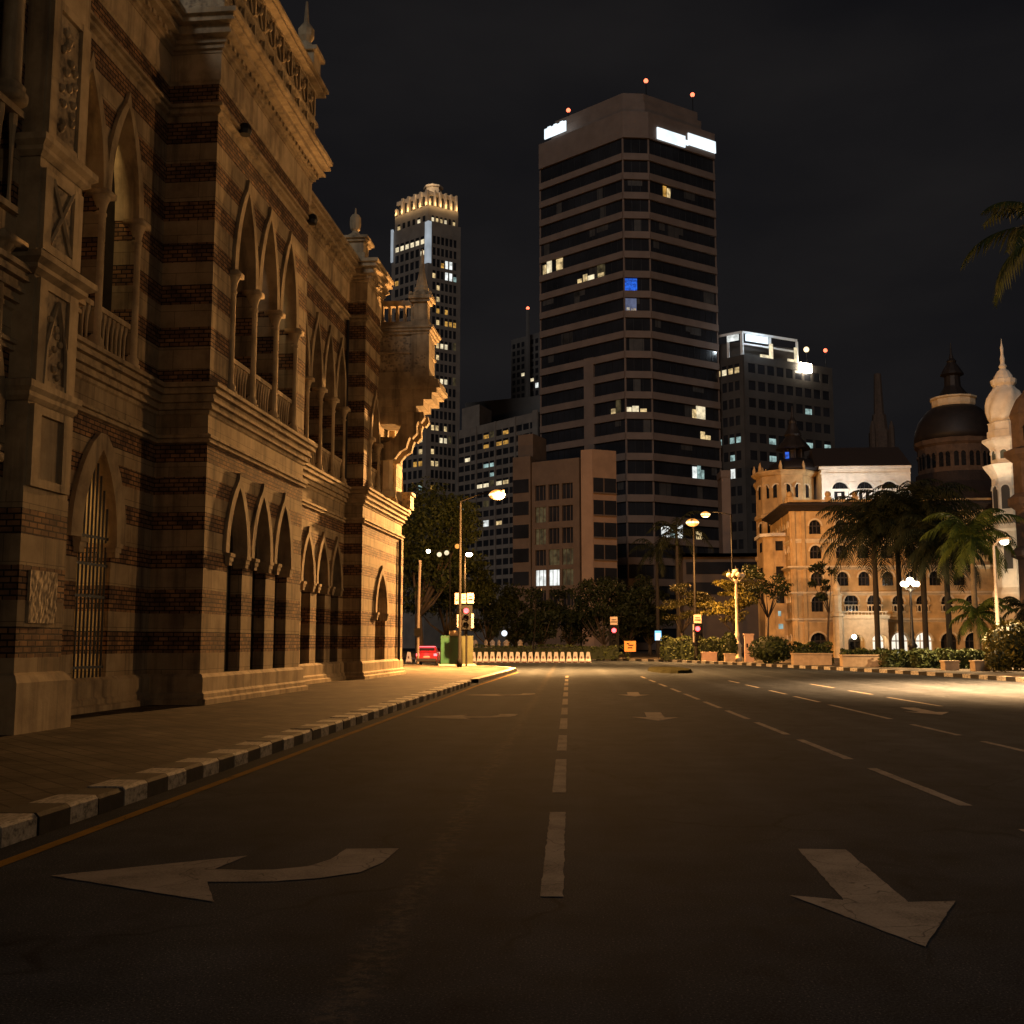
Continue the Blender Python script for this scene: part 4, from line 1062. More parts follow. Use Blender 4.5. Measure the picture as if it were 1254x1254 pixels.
mb = MB(); mb.box(a_ - 1.6, a_ + 1.7, .55, .95, zq - 1.0, zq + 1.0, q.M); mb.build('floodlight', 'lamp_white', ob)
a2 = (to_col(B, 62, 1005) - B).length; zq2 = zat(1005, 426, q.W(a2, 0, 0).y)
x_, y_, _ = q.M(a2, -1.5, 0); mb = MB(); mb.ball((x_, y_, zq2), .62, 8); lm = mb.build('roof_lamp', 'lamp_core', ob); mb = MB(); mb.tube([(x_, y_, z_r), (x_, y_, zq2)], .12); mb.build('mast', 'iron', lm)
for px, py in ((885, 407), (1024, 429)):
    pp_ = to_col(B, -42, 884) + azdir(0) * 2 if px < 900 else to_col(B, 62, 1023)
    mb = MB(); mb.ball((pp_.x - org.x, pp_.y - org.y, zat(px, py, pp_.y)), .45, 8); b_ = mb.build('beacon', 'beacon_red', ob)
    mb = MB(); mb.tube([(pp_.x - org.x, pp_.y - org.y, z_r - 1), (pp_.x - org.x, pp_.y - org.y, zat(px, py, pp_.y))], .1); mb.build('mast', 'iron', b_)
# --- low dark block and pale slab behind the yellow tree
p0, p1 = corner_at(838, 175), corner_at(945, 175); org = p0.copy()
lb = thing('low_block', 'low dim brown block with flat roof behind the small lit tree', 'building', (org.x, org.y, 0))
f = Face(p0, p1, org); core(lb, [p0, p1, p1 + Vector((0, 12)), p0 + Vector((0, 12))], 0, zat(880, 682, 175), 'podium_panel', org, 'wall')
for y in (703, 728): z = zat(880, y, 175); mb = MB(); mb.box(.5, f.L - .5, 0, .08, z, z + 1.9, f.M); mb.build('window', 'tower_glass', lb); mb = MB(); mb.box(-.6, f.L + .6, -.5, .8, zat(880, 682, 175), zat(880, 678, 175), f.M); mb.build('parapet', 'podium_panel', lb)
p0, p1 = corner_at(888, 195), corner_at(899, 195); org = p0.copy()
sl = thing('stair_slab', 'narrow pale concrete stair shaft rising beside the office tower', 'tower', (org.x, org.y, 0))
zt_ = zat(893, 576, 195); mb = MB(); mb.prism([(0, 0), ((p1 - p0).x, 0), ((p1 - p0).x, 5), (0, 5)], 0, zt_ - 1.2); mb.build('shaft', 'tower_granite', sl)
mb = MB(); mb.prism([(-.12, -.12), ((p1 - p0).x + .12, -.12), ((p1 - p0).x + .12, 5.12), (-.12, 5.12)], zt_ - 1.2, zt_); mb.build('cap', 'tower_granite', sl)
# --- tapering stone tower far behind the palace
pc = corner_at(1087.5, 320); ct = thing('obelisk_tower', 'far tapering stone tower rising behind the palace roof', 'tower', (pc.x, pc.y, 0))
z0_, z1_, z2_, z3_ = zat(1087, 560, 320), zat(1087, 530, 320), zat(1087, 508, 320), zat(1087, 458, 320)
mb = MB(); mb.lathe([(3.4, 0), (3.4, z0_), (3.1, z0_ + .1), (3.1, z1_), (2.3, z1_ + 1), (1.9, z2_)], 8, (0, 0, 0), math.pi / 8); mb.build('base', 'dim_brick', ct)
mb = MB(); mb.lathe([(1.45, z2_), (1.0, z3_), (.2, z3_ + .3)], 8, (0, 0, 0), math.pi / 8); mb.build('shaft', 'dim_brick', ct)
for sx in (-2.7, 2.7): mb = MB(); mb.lathe([(.8, z0_), (.8, z1_ + 1), (.2, z1_ + 3)], 6, (sx, -2.5, 0)); mb.build('corner_turret', 'dim_brick', ct)
# ------------------------------------------------------------------ colonial palace on the right
YPL = 120.0; K = YPL / F
op_ = corner_at(973, YPL)
pal = thing('colonial_palace', 'ochre lit four storey arcaded palace with dark domes behind the palm row', 'building', (op_.x, op_.y, 0), R_(-2))
zp = lambda y, d=0.0: H + (787 - y) * (YPL + d) / F * 1.0
xp = lambda x, d=0.0: ((x - 697) / F * (YPL + d) - op_.x)
Mf = lambda a, o, z: (a, -o, z)
def rarch(c, h, sill, spring, **k): return dict(c=c, h=h, ha=h, sill=sill, spring=spring, apex=spring + h * 1.02, **k)
def palace_window(M, o, root, mat='window_dark', rec=.3, hood=True, bal=False, trim='cream_trim'):
    mb = MB().mat(mat); ol = outline(o, 6); c = o['c']
    L = [M(c - x, -rec + .02, z) for x, z in ol]; Rr = [M(c + x, -rec + .02, z) for x, z in ol[:-1]]
    mb.face(Rr + L[::-1])
    w = mb.build('window', None, root)
    mb = MB().mat('dark_timber' if mat == 'window_dark' else 'cream_trim')
    for q in (-.34, .34): bx(mb, M, c + o['h'] * q - .05, c + o['h'] * q + .05, -rec + .03, -rec + .1, o['sill'], o['spring'] + o['h'] * .8)
    bx(mb, M, c - o['h'], c + o['h'], -rec + .03, -rec + .11, o['spring'] - .06, o['spring'] + .06)
    mb.build('frame', None, w)
    if hood: arch_frame(M, o, .17, .12, .2, cap=False, n=6).build('hood', trim, w)
    if bal: balustrade(M, c - o['h'] - .1, c + o['h'] + .1, .15, o['sill'] - .1, o['sill'] + .75, .3).build('balustrade', 'cream_trim', w)
W_ = xp(1205); zE = zp(627)
cols = [xp(x) for x in (996, 1027, 1052, 1080, 1108, 1135, 1163)]
colsg = [xp(x) for x in (996, 1036, 1063, 1091, 1119, 1148, 1176)]
row4 = [rarch(c, .62, zp(656), zp(646)) for c in cols]
row3 = [rarch(c, .62, zp(686), zp(677)) for c in cols]
row2 = [rarch(c, .60, zp(719), zp(709)) for c in cols]
row1 = [rarch(c, .74 if i in (1, 2) else .62, zp(750), zp(738)) for i, c in enumerate(colsg)]
grd = [rarch(c, .86, .35, zp(785), t=.5) for c in colsg]
zl = [0, zp(760), zp(728), zp(697), zp(664), zE]
mb = MB(); x0 = 0.0
for ops, za, zb in zip((grd, row1, row2, row3, row4), zl, zl[1:]):
    bay_wall(mb, Mf, x0, W_, za, zb, ops, .3)
# left side wall with narrow bays
LS = 14.0
Ms = lambda a, o, z: (-o, LS - a, z)
side_rows = []
for (za, zb), (s_, sp_) in zip(zip(zl, zl[1:]), ((.5, zp(785)), (zp(750), zp(738)), (zp(719), zp(709)), (zp(686), zp(677)), (zp(656), zp(646)))):
    ops = [rarch(c, .55, s_, sp_) for c in (1.6, 4.2, 6.8, 9.4, 12.0)]; side_rows.append(ops)
    bay_wall(mb, Ms, 0, LS, za, zb, ops, .3)
mb.build('wall', 'ochre_stucco', pal)
mats_g = ['window_dark', 'window_dark', 'arcade_white', 'arcade_white', 'arcade_white', 'window_dark', 'window_dark']
for ops in (row4, row3, row2): 
    for o in ops: palace_window(Mf, o, pal)
for i, o in enumerate(row1): palace_window(Mf, o, pal, bal=(i not in (0,)))
for i, o in enumerate(grd): palace_window(Mf, o, pal, mats_g[i], .48)
for ops in side_rows:
    for o in ops: palace_window(Ms, o, pal, 'lit_dim' if ops is side_rows[0] else 'window_dark')
PP = [(0, LS), (0, 0), (W_, 0)]
def psweep(name, prof, mat, path=None):
    mb = MB(); P = [Vector(p) for p in (path or PP)]; n = len(P)
    nr = [Vector(((P[i + 1] - P[i]).normalized().y, -(P[i + 1] - P[i]).normalized().x)) for i in range(n - 1)]
    rows = []
    for i in range(n):
        k = nr[0] if i == 0 else nr[-1] if i == n - 1 else (nr[i - 1] + nr[i]) / max(.2, (nr[i - 1] + nr[i]).dot(nr[i]))
        rows.append([(P[i].x + k.x * o, P[i].y + k.y * o, z) for o, z in prof])
    for i in range(n - 1):
        for j in range(len(prof) - 1): mb.face([rows[i][j], rows[i + 1][j], rows[i + 1][j + 1], rows[i][j + 1]])
    mb.face(rows[0]); mb.face(rows[-1]); return mb.build(name, mat, pal)
psweep('eave', [(-.2, zE + .9), (1.15, zE + .62), (1.2, zE + .45), (.5, zE + .2), (.25, zE - .05), (0, zE - .1)], 'roof_dark')
for z, e in ((zl[3], .55), (zl[2], .25), (zl[4], .12), (zl[1], .22)): psweep('ledge', [(0, z + .22), (e, z + .16), (e, z), (e * .4, z - .12), (0, z - .25)], 'cream_trim')
# corner pilasters
mb = MB()
for a in (.02, 1.05): mb.box(a - .0, a + .38, -.16, -.002, 0, zE - .1)
mb.box(-.16, -.002, .0, .5, 0, zE - .1); mb.box(-.12, -.002, 6.0, 6.4, 0, zE - .1); mb.build('pilaster', 'ochre_stucco', pal)
# roof balustrade
zb0 = zE + .92; zb1 = zp(614)
mb = MB(); mb.box(0, W_, .05, .3, zb0, zb0 + .2); mb.box(0, W_, .02, .33, zb1 - .22, zb1); mb.box(.05, .3, .3, LS, zb0, zb0 + .2); mb.box(.02, .33, .33, LS, zb1 - .22, zb1)
for k in range(60):
    a = .6 + k * .36
    if a < W_: mb.box(a, a + .16, .1, .25, zb0 + .2, zb1 - .22)
for k in range(36): mb.box(.1, .25, .6 + k * .36, .76 + k * .36, zb0 + .2, zb1 - .22)
for a in (0, xp(1013), xp(1045)): mb.box(a - .32, a + .32, -.1, .55, zb0, zb1 + .3); mb.ball((a, .2, zb1 + .62), .34, 8)
for b in (3.5, 7, 10.5): mb.box(-.1, .5, b - .3, b + .3, zb0, zb1 + .35); mb.lathe([(.25, 0), (.1, .5), (.03, 1.2)], 6, (.2, b, zb1 + .35))
mb.build('roof_balustrade', 'ochre_stucco', pal)
mb = MB(); mb.prism([(.4, .5), (W_, .5), (W_, LS), (.4, LS)], 0, zE + .6); mb.build('core', 'dark_timber', pal)
# lit entrance porch
xa, xb = xp(1017), xp(1073); zq = zp(759)
mb = MB()
Mp = lambda a, o, z: (a, -1.9 - o, z)
bay_wall(mb, Mp, xa, xb, 0, zq, [rarch(c, .88, 0, zp(787), t=.4) for c in (xp(1036), xp(1063))], .4)
mb.box(xa, xa + .02, -1.9, 0, 0, zq); mb.box(xb - .02, xb, -1.9, 0, 0, zq); mb.box(xa - .15, xb + .15, -2.1, -.01, zq, zq + .3)
po = mb.build('porch', 'cream_trim', pal)
balustrade(Mp, xa, xb, -.05, zq + .3, zp(750), .35).build('balustrade', 'cream_trim', po)
mb = MB(); mb.lathe([(.5, 0), (.5, 4.4), (.65, 4.5), (.65, 4.8), (.45, 5.0), (.5, 6.6), (.62, 6.7), (.3, 7.2), (.42, 7.5), (.1, 8.2), (.03, 8.8)], 8, (xa - .2, -2.0, 0)); mb.build('porch_turret', 'cream_trim', po)
for c in (xp(1036), xp(1063)):
    mb = MB(); mb.ball((c, -.8, zp(780)), .26, 8); mb.build('porch_lamp', 'globe_light', po)
# palace frame to world, and an added fill lamp before the porch
rotP = Matrix.Rotation(R_(-2), 4, 'Z')
def pw(x, y, z): return rotP @ Vector((x, y, z)) + Vector((op_.x, op_.y, 0))
light('porch_fill', pw(xp(1050), -5.2, 5.0), 420, (1, .93, .78), .2)  # fill lamp added to whiten the porch front
# left projecting bay with its lit white front
bl = [xp(944), xp(966)]
mb = MB(); mb.prism([(-2.3, 5.2), (-1.3, 4.2), (-.01, 4.2), (-.01, 9.2), (-2.3, 9.2)], 0, zp(654)); ob_ = mb.build('bay', 'ochre_stucco', pal)
mb = MB(); mb.prism([(-2.7, 5.0), (-1.5, 3.8), (-.01, 3.8), (-.01, 9.5), (-2.7, 9.5)], zp(654), zp(650)); mb.build('cornice', 'white_stucco', ob_)
for z0, z1 in ((zp(672), zp(660)), (zp(706), zp(692)), (zp(738), zp(724))):
    mb = MB(); mb.box(-1.1, -.3, 4.1, 4.19, z0, z1); mb.build('window', 'window_dark', ob_)
    mb = MB(); mb.box(-2.38, -2.31, 6, 7.4, z0, z1); mb.build('window', 'window_dark', ob_)
for z0, w_ in ((zp(770), .5), (zp(754), .3)): mb = MB(); mb.box(-1.0, -1.0 + w_, 4.12, 4.18, z0, z0 + .55); mb.build('window', 'lit_cool', ob_)
# octagonal corner tower behind, with dark dome and tiered cap
cx, cy = xp(955, 18), 18.0
s18 = (YPL + 18) / F; zt = lambda y: H + (787 - y) * s18
oc = []
mb = MB(); r8 = 3.5
mb.lathe([(r8, 0), (r8, zt(640)), (r8 + .3, zt(638)), (r8 + .3, zt(634)), (r8, zt(633)), (r8, zt(588)), (r8 + .25, zt(587)), (r8 + .6, zt(584)), (r8 + .6, zt(582)), (r8 - .2, zt(581))], 8, (cx, cy, 0), math.pi / 8 + .12)
tr = mb.build('tower', 'ochre_stucco', pal)
for ang in (-112.5 + 7, -67.5 + 7, -157.5 + 7):
    a = R_(ang); ux, uy = -math.sin(a), math.cos(a); rr = r8 * math.cos(math.pi / 8)
    Mt = lambda q, o, z, a=a, ux=ux, uy=uy, rr=rr: (cx + (rr + o) * math.cos(a) + ux * q, cy + (rr + o) * math.sin(a) + uy * q, z)
    for c in (-.62, .62):
        for ys, yp in ((615, 603), (660, 648), (700, 688)):
            o = rarch(c, .42, zt(ys), zt(yp)); mb = MB().mat('window_dark'); ol = outline(o, 5)
            mb.face([Mt(c + x, .03, z) for x, z in ol[:-1]] + [Mt(c - x, .03, z) for x, z in ol[::-1]])
            w = mb.build('window', None, tr); arch_frame(Mt, o, .14, .14, .12, cap=False, n=6).build('hood', 'cream_trim', w)
mb = MB()
for k in range(8):
    a = math.pi / 8 + .12 + k * math.pi / 4; mb.lathe([(.22, zt(583)), (.22, zt(577)), (.05, zt(571))], 6, (cx + (r8 + .2) * math.cos(a), cy + (r8 + .2) * math.sin(a), 0))
mb.build('finial', 'ochre_stucco', tr)
mb = MB(); mb.lathe([(3.5, zt(581)), (3.4, zt(577)), (2.9, zt(571)), (2.0, zt(566)), (1.2, zt(564))], 16, (cx + 1.2, cy, 0)); mb.build('dome', 'dome_copper', tr, True)
mb = MB()
for k in range(8):
    a = k * math.pi / 4; mb.lathe([(.16, zt(565)), (.16, zt(553))], 6, (cx + 1.2 + 1.15 * math.cos(a), cy + 1.15 * math.sin(a), 0))
mb.lathe([(1.0, zt(566)), (1.0, zt(553))], 8, (cx + 1.2, cy + .3, 0))
mb.lathe([(2.2, zt(552)), (2.0, zt(549)), (1.3, zt(541)), (.9, zt(536)), (1.1, zt(534)), (.75, zt(528)), (.45, zt(520)), (.5, zt(517)), (.2, zt(512)), (.08, zt(498))], 12, (cx + 1.2, cy, 0)); mb.build('cupola', 'dome_copper', tr)
mb = MB(); mb.box(cx + .0, cx + .45, cy - 1.2, cy - 1.05, zt(565), zt(557)); mb.build('lit_pane', 'lit_blue', tr)
# thin stair turret further left
cx2, cy2 = xp(928, 22), 22.0; s22 = (YPL + 22) / F; zt2 = lambda y: H + (787 - y) * s22
mb = MB(); mb.lathe([(1.05, 0), (1.05, zt2(690)), (1.25, zt2(688)), (1.25, zt2(684)), (1.0, zt2(683)), (1.0, zt2(640)), (1.2, zt2(637)), (.95, zt2(633)), (.95, zt2(602)), (1.25, zt2(597)), (1.25, zt2(594)), (.5, zt2(588)), (.2, zt2(580)), (.05, zt2(574))], 8, (cx2, cy2, 0)); mb.build('stair_turret', 'ochre_stucco', pal)
# white floodlit upper wing with dark gabled roof
s15 = (YPL + 15) / F; zw = lambda y: H + (787 - y) * s15; xw = lambda x: (x - 697) / F * (YPL + 15) - op_.x
wx0, wx1 = xw(1000), xw(1106)
Mw = lambda a, o, z: (a, 15 - o, z)
uw = [rarch(xw(x), 1.02, zw(630), zw(603), t=.4) for x in (1022.5, 1052, 1081)]
mb = MB(); bay_wall(mb, Mw, wx0, wx1, zw(640), zw(577), uw, .4); mb.face([(wx0, 15, zw(640)), (wx0, 15, zw(577)), (wx0, 24, zw(577)), (wx0, 24, zw(640))])
up = mb.build('upper_wing', 'white_stucco', pal)
for o in uw:
    w = pane(Mw, o, -.38, 'window_dark', 3).build('window', None, up)
    arch_frame(Mw, o, .2, .1, .15, cap=False, n=8).build('hood', 'white_stucco', w)
    mb = MB(); bx(mb, Mw, o['c'] - 1.02, o['c'] + 1.02, -.36, -.2, zw(604), zw(601)); bx(mb, Mw, o['c'] - .95, o['c'] - .7, -.36, -.25, zw(630), zw(604)); bx(mb, Mw, o['c'] + .55, o['c'] + .95, -.36, -.25, zw(630), zw(604)); bx(mb, Mw, o['c'] - .3, o['c'] + .1, -.36, -.25, zw(630), zw(606)); mb.build('shutter', 'white_stucco', w)
mb = MB(); bx(mb, Mw, wx0 - .3, wx1, .002, .5, zw(577), zw(574)); bx(mb, Mw, wx0 - .1, wx1, .002, .15, zw(584), zw(582)); bx(mb, Mw, wx0, wx0 + .35, .001, .2, zw(640), zw(578)); mb.build('cornice', 'white_stucco', up)
for x in (1037, 1067): mb = MB(); bx(mb, Mw, xw(x) - .3, xw(x) + .3, .002, .12, zw(601), zw(593)); mb.build('plaque', 'white_stucco', up)
mb = MB(); zr0, zr1 = zw(574) + .02, zw(542)
mb.idx([(wx0 - .8, 14.3, zr0), (wx1, 14.3, zr0), (wx1, 20, zr1), (wx0 - .2, 20, zr1), (wx0 - .8, 25.7, zr0), (wx1, 25.7, zr0)], [(0, 1, 2, 3), (3, 2, 5, 4), (0, 3, 4), (1, 5, 2), (0, 4, 5, 1)]); mb.build('roof', 'roof_dark', up)
mb = MB(); mb.box(xw(1012), xw(1040), 9.8, 10.1, zE + .92, zE + 1.15); fl_ = mb.build('floodlight', 'lamp_white', pal)
light('wing_floodlight', pw(xw(1022), 10.6, zE + 1.6), 1300, (.88, .95, 1), .25, 150, pw(xw(1028), 15, zw(600)))
# great dome on its drum
s25 = (YPL + 26) / F; zd = lambda y: H + (780 - y) * s25; dx = (1157 - 697) / F * (YPL + 26) - op_.x; dy = 26.0
mb = MB(); rd = 44 * s25
mb.lathe([(rd * 1.35, zd(628)), (rd * 1.35, zd(606)), (rd * 1.06, zd(592)), (rd * 1.06, zd(580))], 24, (dx, dy, 0)); mb.build('drum_skirt', 'roof_dark', pal)
mb = MB(); mb.lathe([(rd, zd(582)), (rd, zd(548)), (rd * 1.07, zd(545)), (rd * 1.09, zd(540)), (rd, zd(538))], 16, (dx, dy, 0)); dr = mb.build('drum', 'dim_brick', pal)
for k in range(16):
    a = (k + .5) * 2 * math.pi / 16; ux, uy = -math.sin(a), math.cos(a); rr = rd * math.cos(math.pi / 16)
    if math.sin(a) > .3: continue
    Mt = lambda q, o, z, a=a, ux=ux, uy=uy, rr=rr: (dx + (rr + o) * math.cos(a) + ux * q, dy + (rr + o) * math.sin(a) + uy * q, z)
    for c in (-.42, .42):
        o = rarch(c, .28, zd(574), zd(559)); mb = MB().mat('window_dark'); ol = outline(o, 5)
        mb.face([Mt(c + x, .03, z) for x, z in ol[:-1]] + [Mt(c - x, .03, z) for x, z in ol[::-1]]); w = mb.build('window', None, dr)
        arch_frame(Mt, o, .12, .12, .1, cap=False, n=6).build('hood', 'dim_brick', w)
mb = MB(); h_ = zd(492) - zd(540)
mb.lathe([(rd * 1.06 * math.cos(R_(q)) ** .75, zd(540) + h_ * math.sin(R_(q))) for q in (0, 10, 20, 32, 44, 55, 64)], 32, (dx, dy, 0), 0, 0, .012, 32); mb.build('dome', 'dome_copper', pal, True)
mb = MB(); mb.lathe([(2.6, zd(497)), (2.75, zd(494)), (2.75, zd(488)), (2.95, zd(487)), (2.95, zd(485)), (2.2, zd(484))], 12, (dx, dy, 0)); mb.build('ring', 'cream_trim', pal)
mb = MB(); mb.lathe([(2.2, zd(485)), (1.6, zd(478)), (1.15, zd(472)), (1.05, zd(470)), (1.0, zd(458)), (1.5, zd(456)), (1.35, zd(453)), (.9, zd(446)), (.55, zd(441)), (.65, zd(439)), (.3, zd(435)), (.14, zd(428)), (.05, zd(416))], 12, (dx, dy, 0)); mb.build('lantern', 'dome_copper', pal)
# body below the dome behind the palms
mb = MB(); mb.prism([(xp(1090), 15.5), (xp(1205), 15.5), (xp(1205), 34), (xp(1090), 34)], zE, zd(612)); mb.build('dome_block', 'dim_brick', pal)

# --- white minaret
YM = 117.0; pm = corner_at(1246, YM); zm = lambda y: H + (787 - y) * YM / F
mi = thing('minaret', 'white octagonal minaret with onion dome and needle spire', 'tower', (pm.x, pm.y, 0), R_(10))
mb = MB(); r = 1.72
mb.lathe([(r * 1.25, 0), (r * 1.25, zm(728)), (r * 1.1, zm(722)), (r * 1.1, zm(655)), (r * 1.2, zm(652)), (r * 1.2, zm(646)), (r * .98, zm(644)), (r * .98, zm(590)), (r * 1.08, zm(586)), (r * 1.4, zm(577)), (r * 1.45, zm(574)), (r * .95, zm(572)), (r * .95, zm(556)), (r * 1.05, zm(552)), (r * 1.42, zm(545)), (r * 1.42, zm(542)), (r * .8, zm(541))], 8, (0, 0, 0), math.pi / 8)
sh = mb.build('shaft', 'white_stucco', mi)
for a in [math.pi / 4 * k for k in range(3, 9)]:
    ux, uy = -math.sin(a), math.cos(a)
    for ys, yp, hw, rm in ((628, 604, .42, .98), (567, 560, .33, .95), (700, 676, .42, 1.1)):
        rr = r * rm * math.cos(math.pi / 8)
        Mt = lambda q, o, z, a=a, ux=ux, uy=uy, rr=rr: (math.cos(a) * (rr + o) + ux * q, math.sin(a) * (rr + o) + uy * q, z)
        o = rarch(0, hw, zm(ys), zm(yp)); mb = MB().mat('lit_dim' if ys == 567 else 'grey_cladding'); ol = outline(o, 5)
        mb.face([Mt(x, .03, z) for x, z in ol[:-1]] + [Mt(-x, .03, z) for x, z in ol[::-1]]); w = mb.build('window', None, sh)
        arch_frame(Mt, o, .16, .12, .2, cap=False, n=6).build('hood', 'white_stucco', w)
mb = MB(); mb.lathe([(1.82, zm(541)), (1.9, zm(538)), (1.9, zm(532)), (1.75, zm(531)), (1.75, zm(523)), (1.86, zm(522)), (1.5, zm(520))], 8, (0, 0, 0), math.pi / 8); mb.build('gallery', 'white_stucco', mi)
mb = MB(); mb.lathe([(1.45, zm(521)), (1.68, zm(515)), (1.86, zm(507)), (1.90, zm(499)), (1.80, zm(491)), (1.5, zm(484)), (1.12, zm(479)), (.98, zm(476))], 40, (0, 0, 0), 0, 1.1, .055, 8); mb.build('onion_dome', 'white_stucco', mi, True)
mb = MB(); mb.lathe([(.98, zm(477)), (1.25, zm(473)), (1.3, zm(468)), (1.0, zm(467)), (.9, zm(463)), (.6, zm(457)), (.3, zm(454)), (.42, zm(451)), (.22, zm(447)), (.25, zm(441)), (.14, zm(436)), (.17, zm(428)), (.06, zm(422)), (.02, zm(416))], 12, (0, 0, 0)); mb.build('spire', 'white_stucco', mi)
light('minaret_floodlight', Vector((pm.x - 3, pm.y - 8, 2.5)), 3600, (1, .78, .52), .3, 75, Vector((pm.x, pm.y, 21)))
light('minaret_floodlight', Vector((pm.x - 3.2, pm.y - 4.2, zE + 2)), 420, (1, .84, .62), .3, 120, Vector((pm.x, pm.y, 28)))
# --- darker turreted wing at the frame edge
YX = 98.0; px_ = corner_at(1279, YX); zx = lambda y: H + (787 - y) * YX / F
wg = thing('turreted_wing', 'dim brick turret with heavy cornices at the edge of the palace grounds', 'tower', (px_.x, px_.y, 0), R_(8))
mb = MB(); r = 1.75
mb.lathe([(r, 0), (r, zx(688)), (r * 1.3, zx(684)), (r * 1.3, zx(678)), (r, zx(672)), (r, zx(628)), (r * 1.32, zx(622)), (r * 1.32, zx(614)), (r, zx(608)), (r, zx(570)), (r * 1.4, zx(562)), (r * 1.4, zx(556)), (r * .98, zx(552)), (r * .98, zx(518)), (r * 1.05, zx(512)), (r * .95, zx(505)), (r * .7, zx(492)), (r * .35, zx(483)), (.1, zx(470))], 8, (0, 0, 0), math.pi / 8)
sh2 = mb.build('shaft', 'dim_brick', wg)
for a in (-math.pi / 2, -math.pi * .75):
    ux, uy = -math.sin(a), math.cos(a)
    for ys, yp in ((545, 530), (603, 585), (660, 642)):
        rr = r * math.cos(math.pi / 8)
        Mt = lambda q, o, z, a=a, ux=ux, uy=uy, rr=rr: (math.cos(a) * (rr + o) + ux * q, math.sin(a) * (rr + o) + uy * q, z)
        o = rarch(0, .34, zx(ys), zx(yp)); mb = MB().mat('window_dark'); ol = outline(o, 5)
        mb.face([Mt(x, .03, z) for x, z in ol[:-1]] + [Mt(-x, .03, z) for x, z in ol[::-1]]); w = mb.build('window', None, sh2)
        arch_frame(Mt, o, .14, .12, .15, cap=False, n=6).build('hood', 'dim_brick', w)
mb = MB(); mb.box(-1.5, 6, -3.2, -1.75, 0, zx(706)); mb.build('annex', 'white_stucco', wg)
mb = MB(); mb.box(-1.3, 6, -3.28, -3.21, zx(704) - 1.3, zx(704) - .25); mb.build('window', 'lit_cream', wg)
mb = MB(); mb.idx([(-1.6, -3.25, zx(708)), (6, -3.25, zx(708)), (6, -4.6, zx(722)), (-1.6, -4.6, zx(722)), (-1.6, -3.25, zx(711)), (6, -3.25, zx(711)), (6, -4.6, zx(725)), (-1.6, -4.6, zx(725))], [(0, 3, 2, 1), (4, 5, 6, 7), (0, 4, 7, 3), (3, 7, 6, 2)]); mb.build('awning', 'awning_green', wg)
light('annex_light', Vector((px_.x - 2.0, px_.y - 6, zx(690))), 260, (1, .92, .75), .2)
# ------------------------------------------------------------------ trees and plants
def leaf_cards(mb, pts, size, rng, droop=0.0):
    for p in pts:
        n = Vector((rng.gauss(0, 1), rng.gauss(0, 1), rng.gauss(.5, .8))).normalized()
        a = n.orthogonal().normalized(); a = Matrix.Rotation(rng.uniform(0, 6.28), 3, n) @ a; b = n.cross(a)
        s = size * rng.uniform(.6, 1.35); w = s * rng.uniform(.38, .6)
        q = p - a * s * .5; tip = p + a * s * .6 - Vector((0, 0, droop * s))
        mb.face([q, p + b * w * .5, tip, p - b * w * .5])
def broad_tree(name, label, loc, h, r, mat='leaf_dark', n=2600, seed=1, size=.42, trunk_h=.35, flat=1.0, group=None, trunk_r=.22, clumps=26, cf=.72):
    rng = random.Random(seed); t = thing(name, label, 'tree', loc, 0, group)
    mb = MB(); th = h * trunk_h; ends = []
    bend = Vector((rng.uniform(-.4, .4), rng.uniform(-.4, .4), 0))
    mb.tube([(0, 0, 0), (bend.x * .3, bend.y * .3, th * .5), (bend.x, bend.y, th)], [trunk_r * 1.25, trunk_r, trunk_r * .85], 8)
    cz = (th + h) / 2 + h * .06; rz = (h - th) * .55 * flat
    cl = []
    for k in range(clumps):
        while True:
            q = Vector((rng.uniform(-1, 1), rng.uniform(-1, 1), rng.uniform(-1, 1)))
            if .25 < q.length < 1: break
        c = Vector((q.x * r * .82, q.y * r * .82, cz + q.z * rz * .85)); cl.append((c, r * rng.uniform(.20, .40)))
    for c, cr in cl[:11]:
        mid = Vector((bend.x, bend.y, th)).lerp(c, .5) + Vector((0, 0, -.1 * r))
        mb.tube([(bend.x, bend.y, th * .92), mid, c], [trunk_r * .55, trunk_r * .3, trunk_r * .1], 6)
    mb.build('trunk', 'bark', t, True)
    mb = MB(); per = n // clumps
    for c, cr in cl:
        pts = []
        for _ in range(per):
            v = Vector((rng.gauss(0, 1), rng.gauss(0, 1), rng.gauss(0, .8))).normalized() * cr * (rng.random() ** .4) * 1.15
            v.z *= cf; pts.append(c + v)
        leaf_cards(mb, pts, size, rng, .25)
    mb.build('crown', mat, t); return t
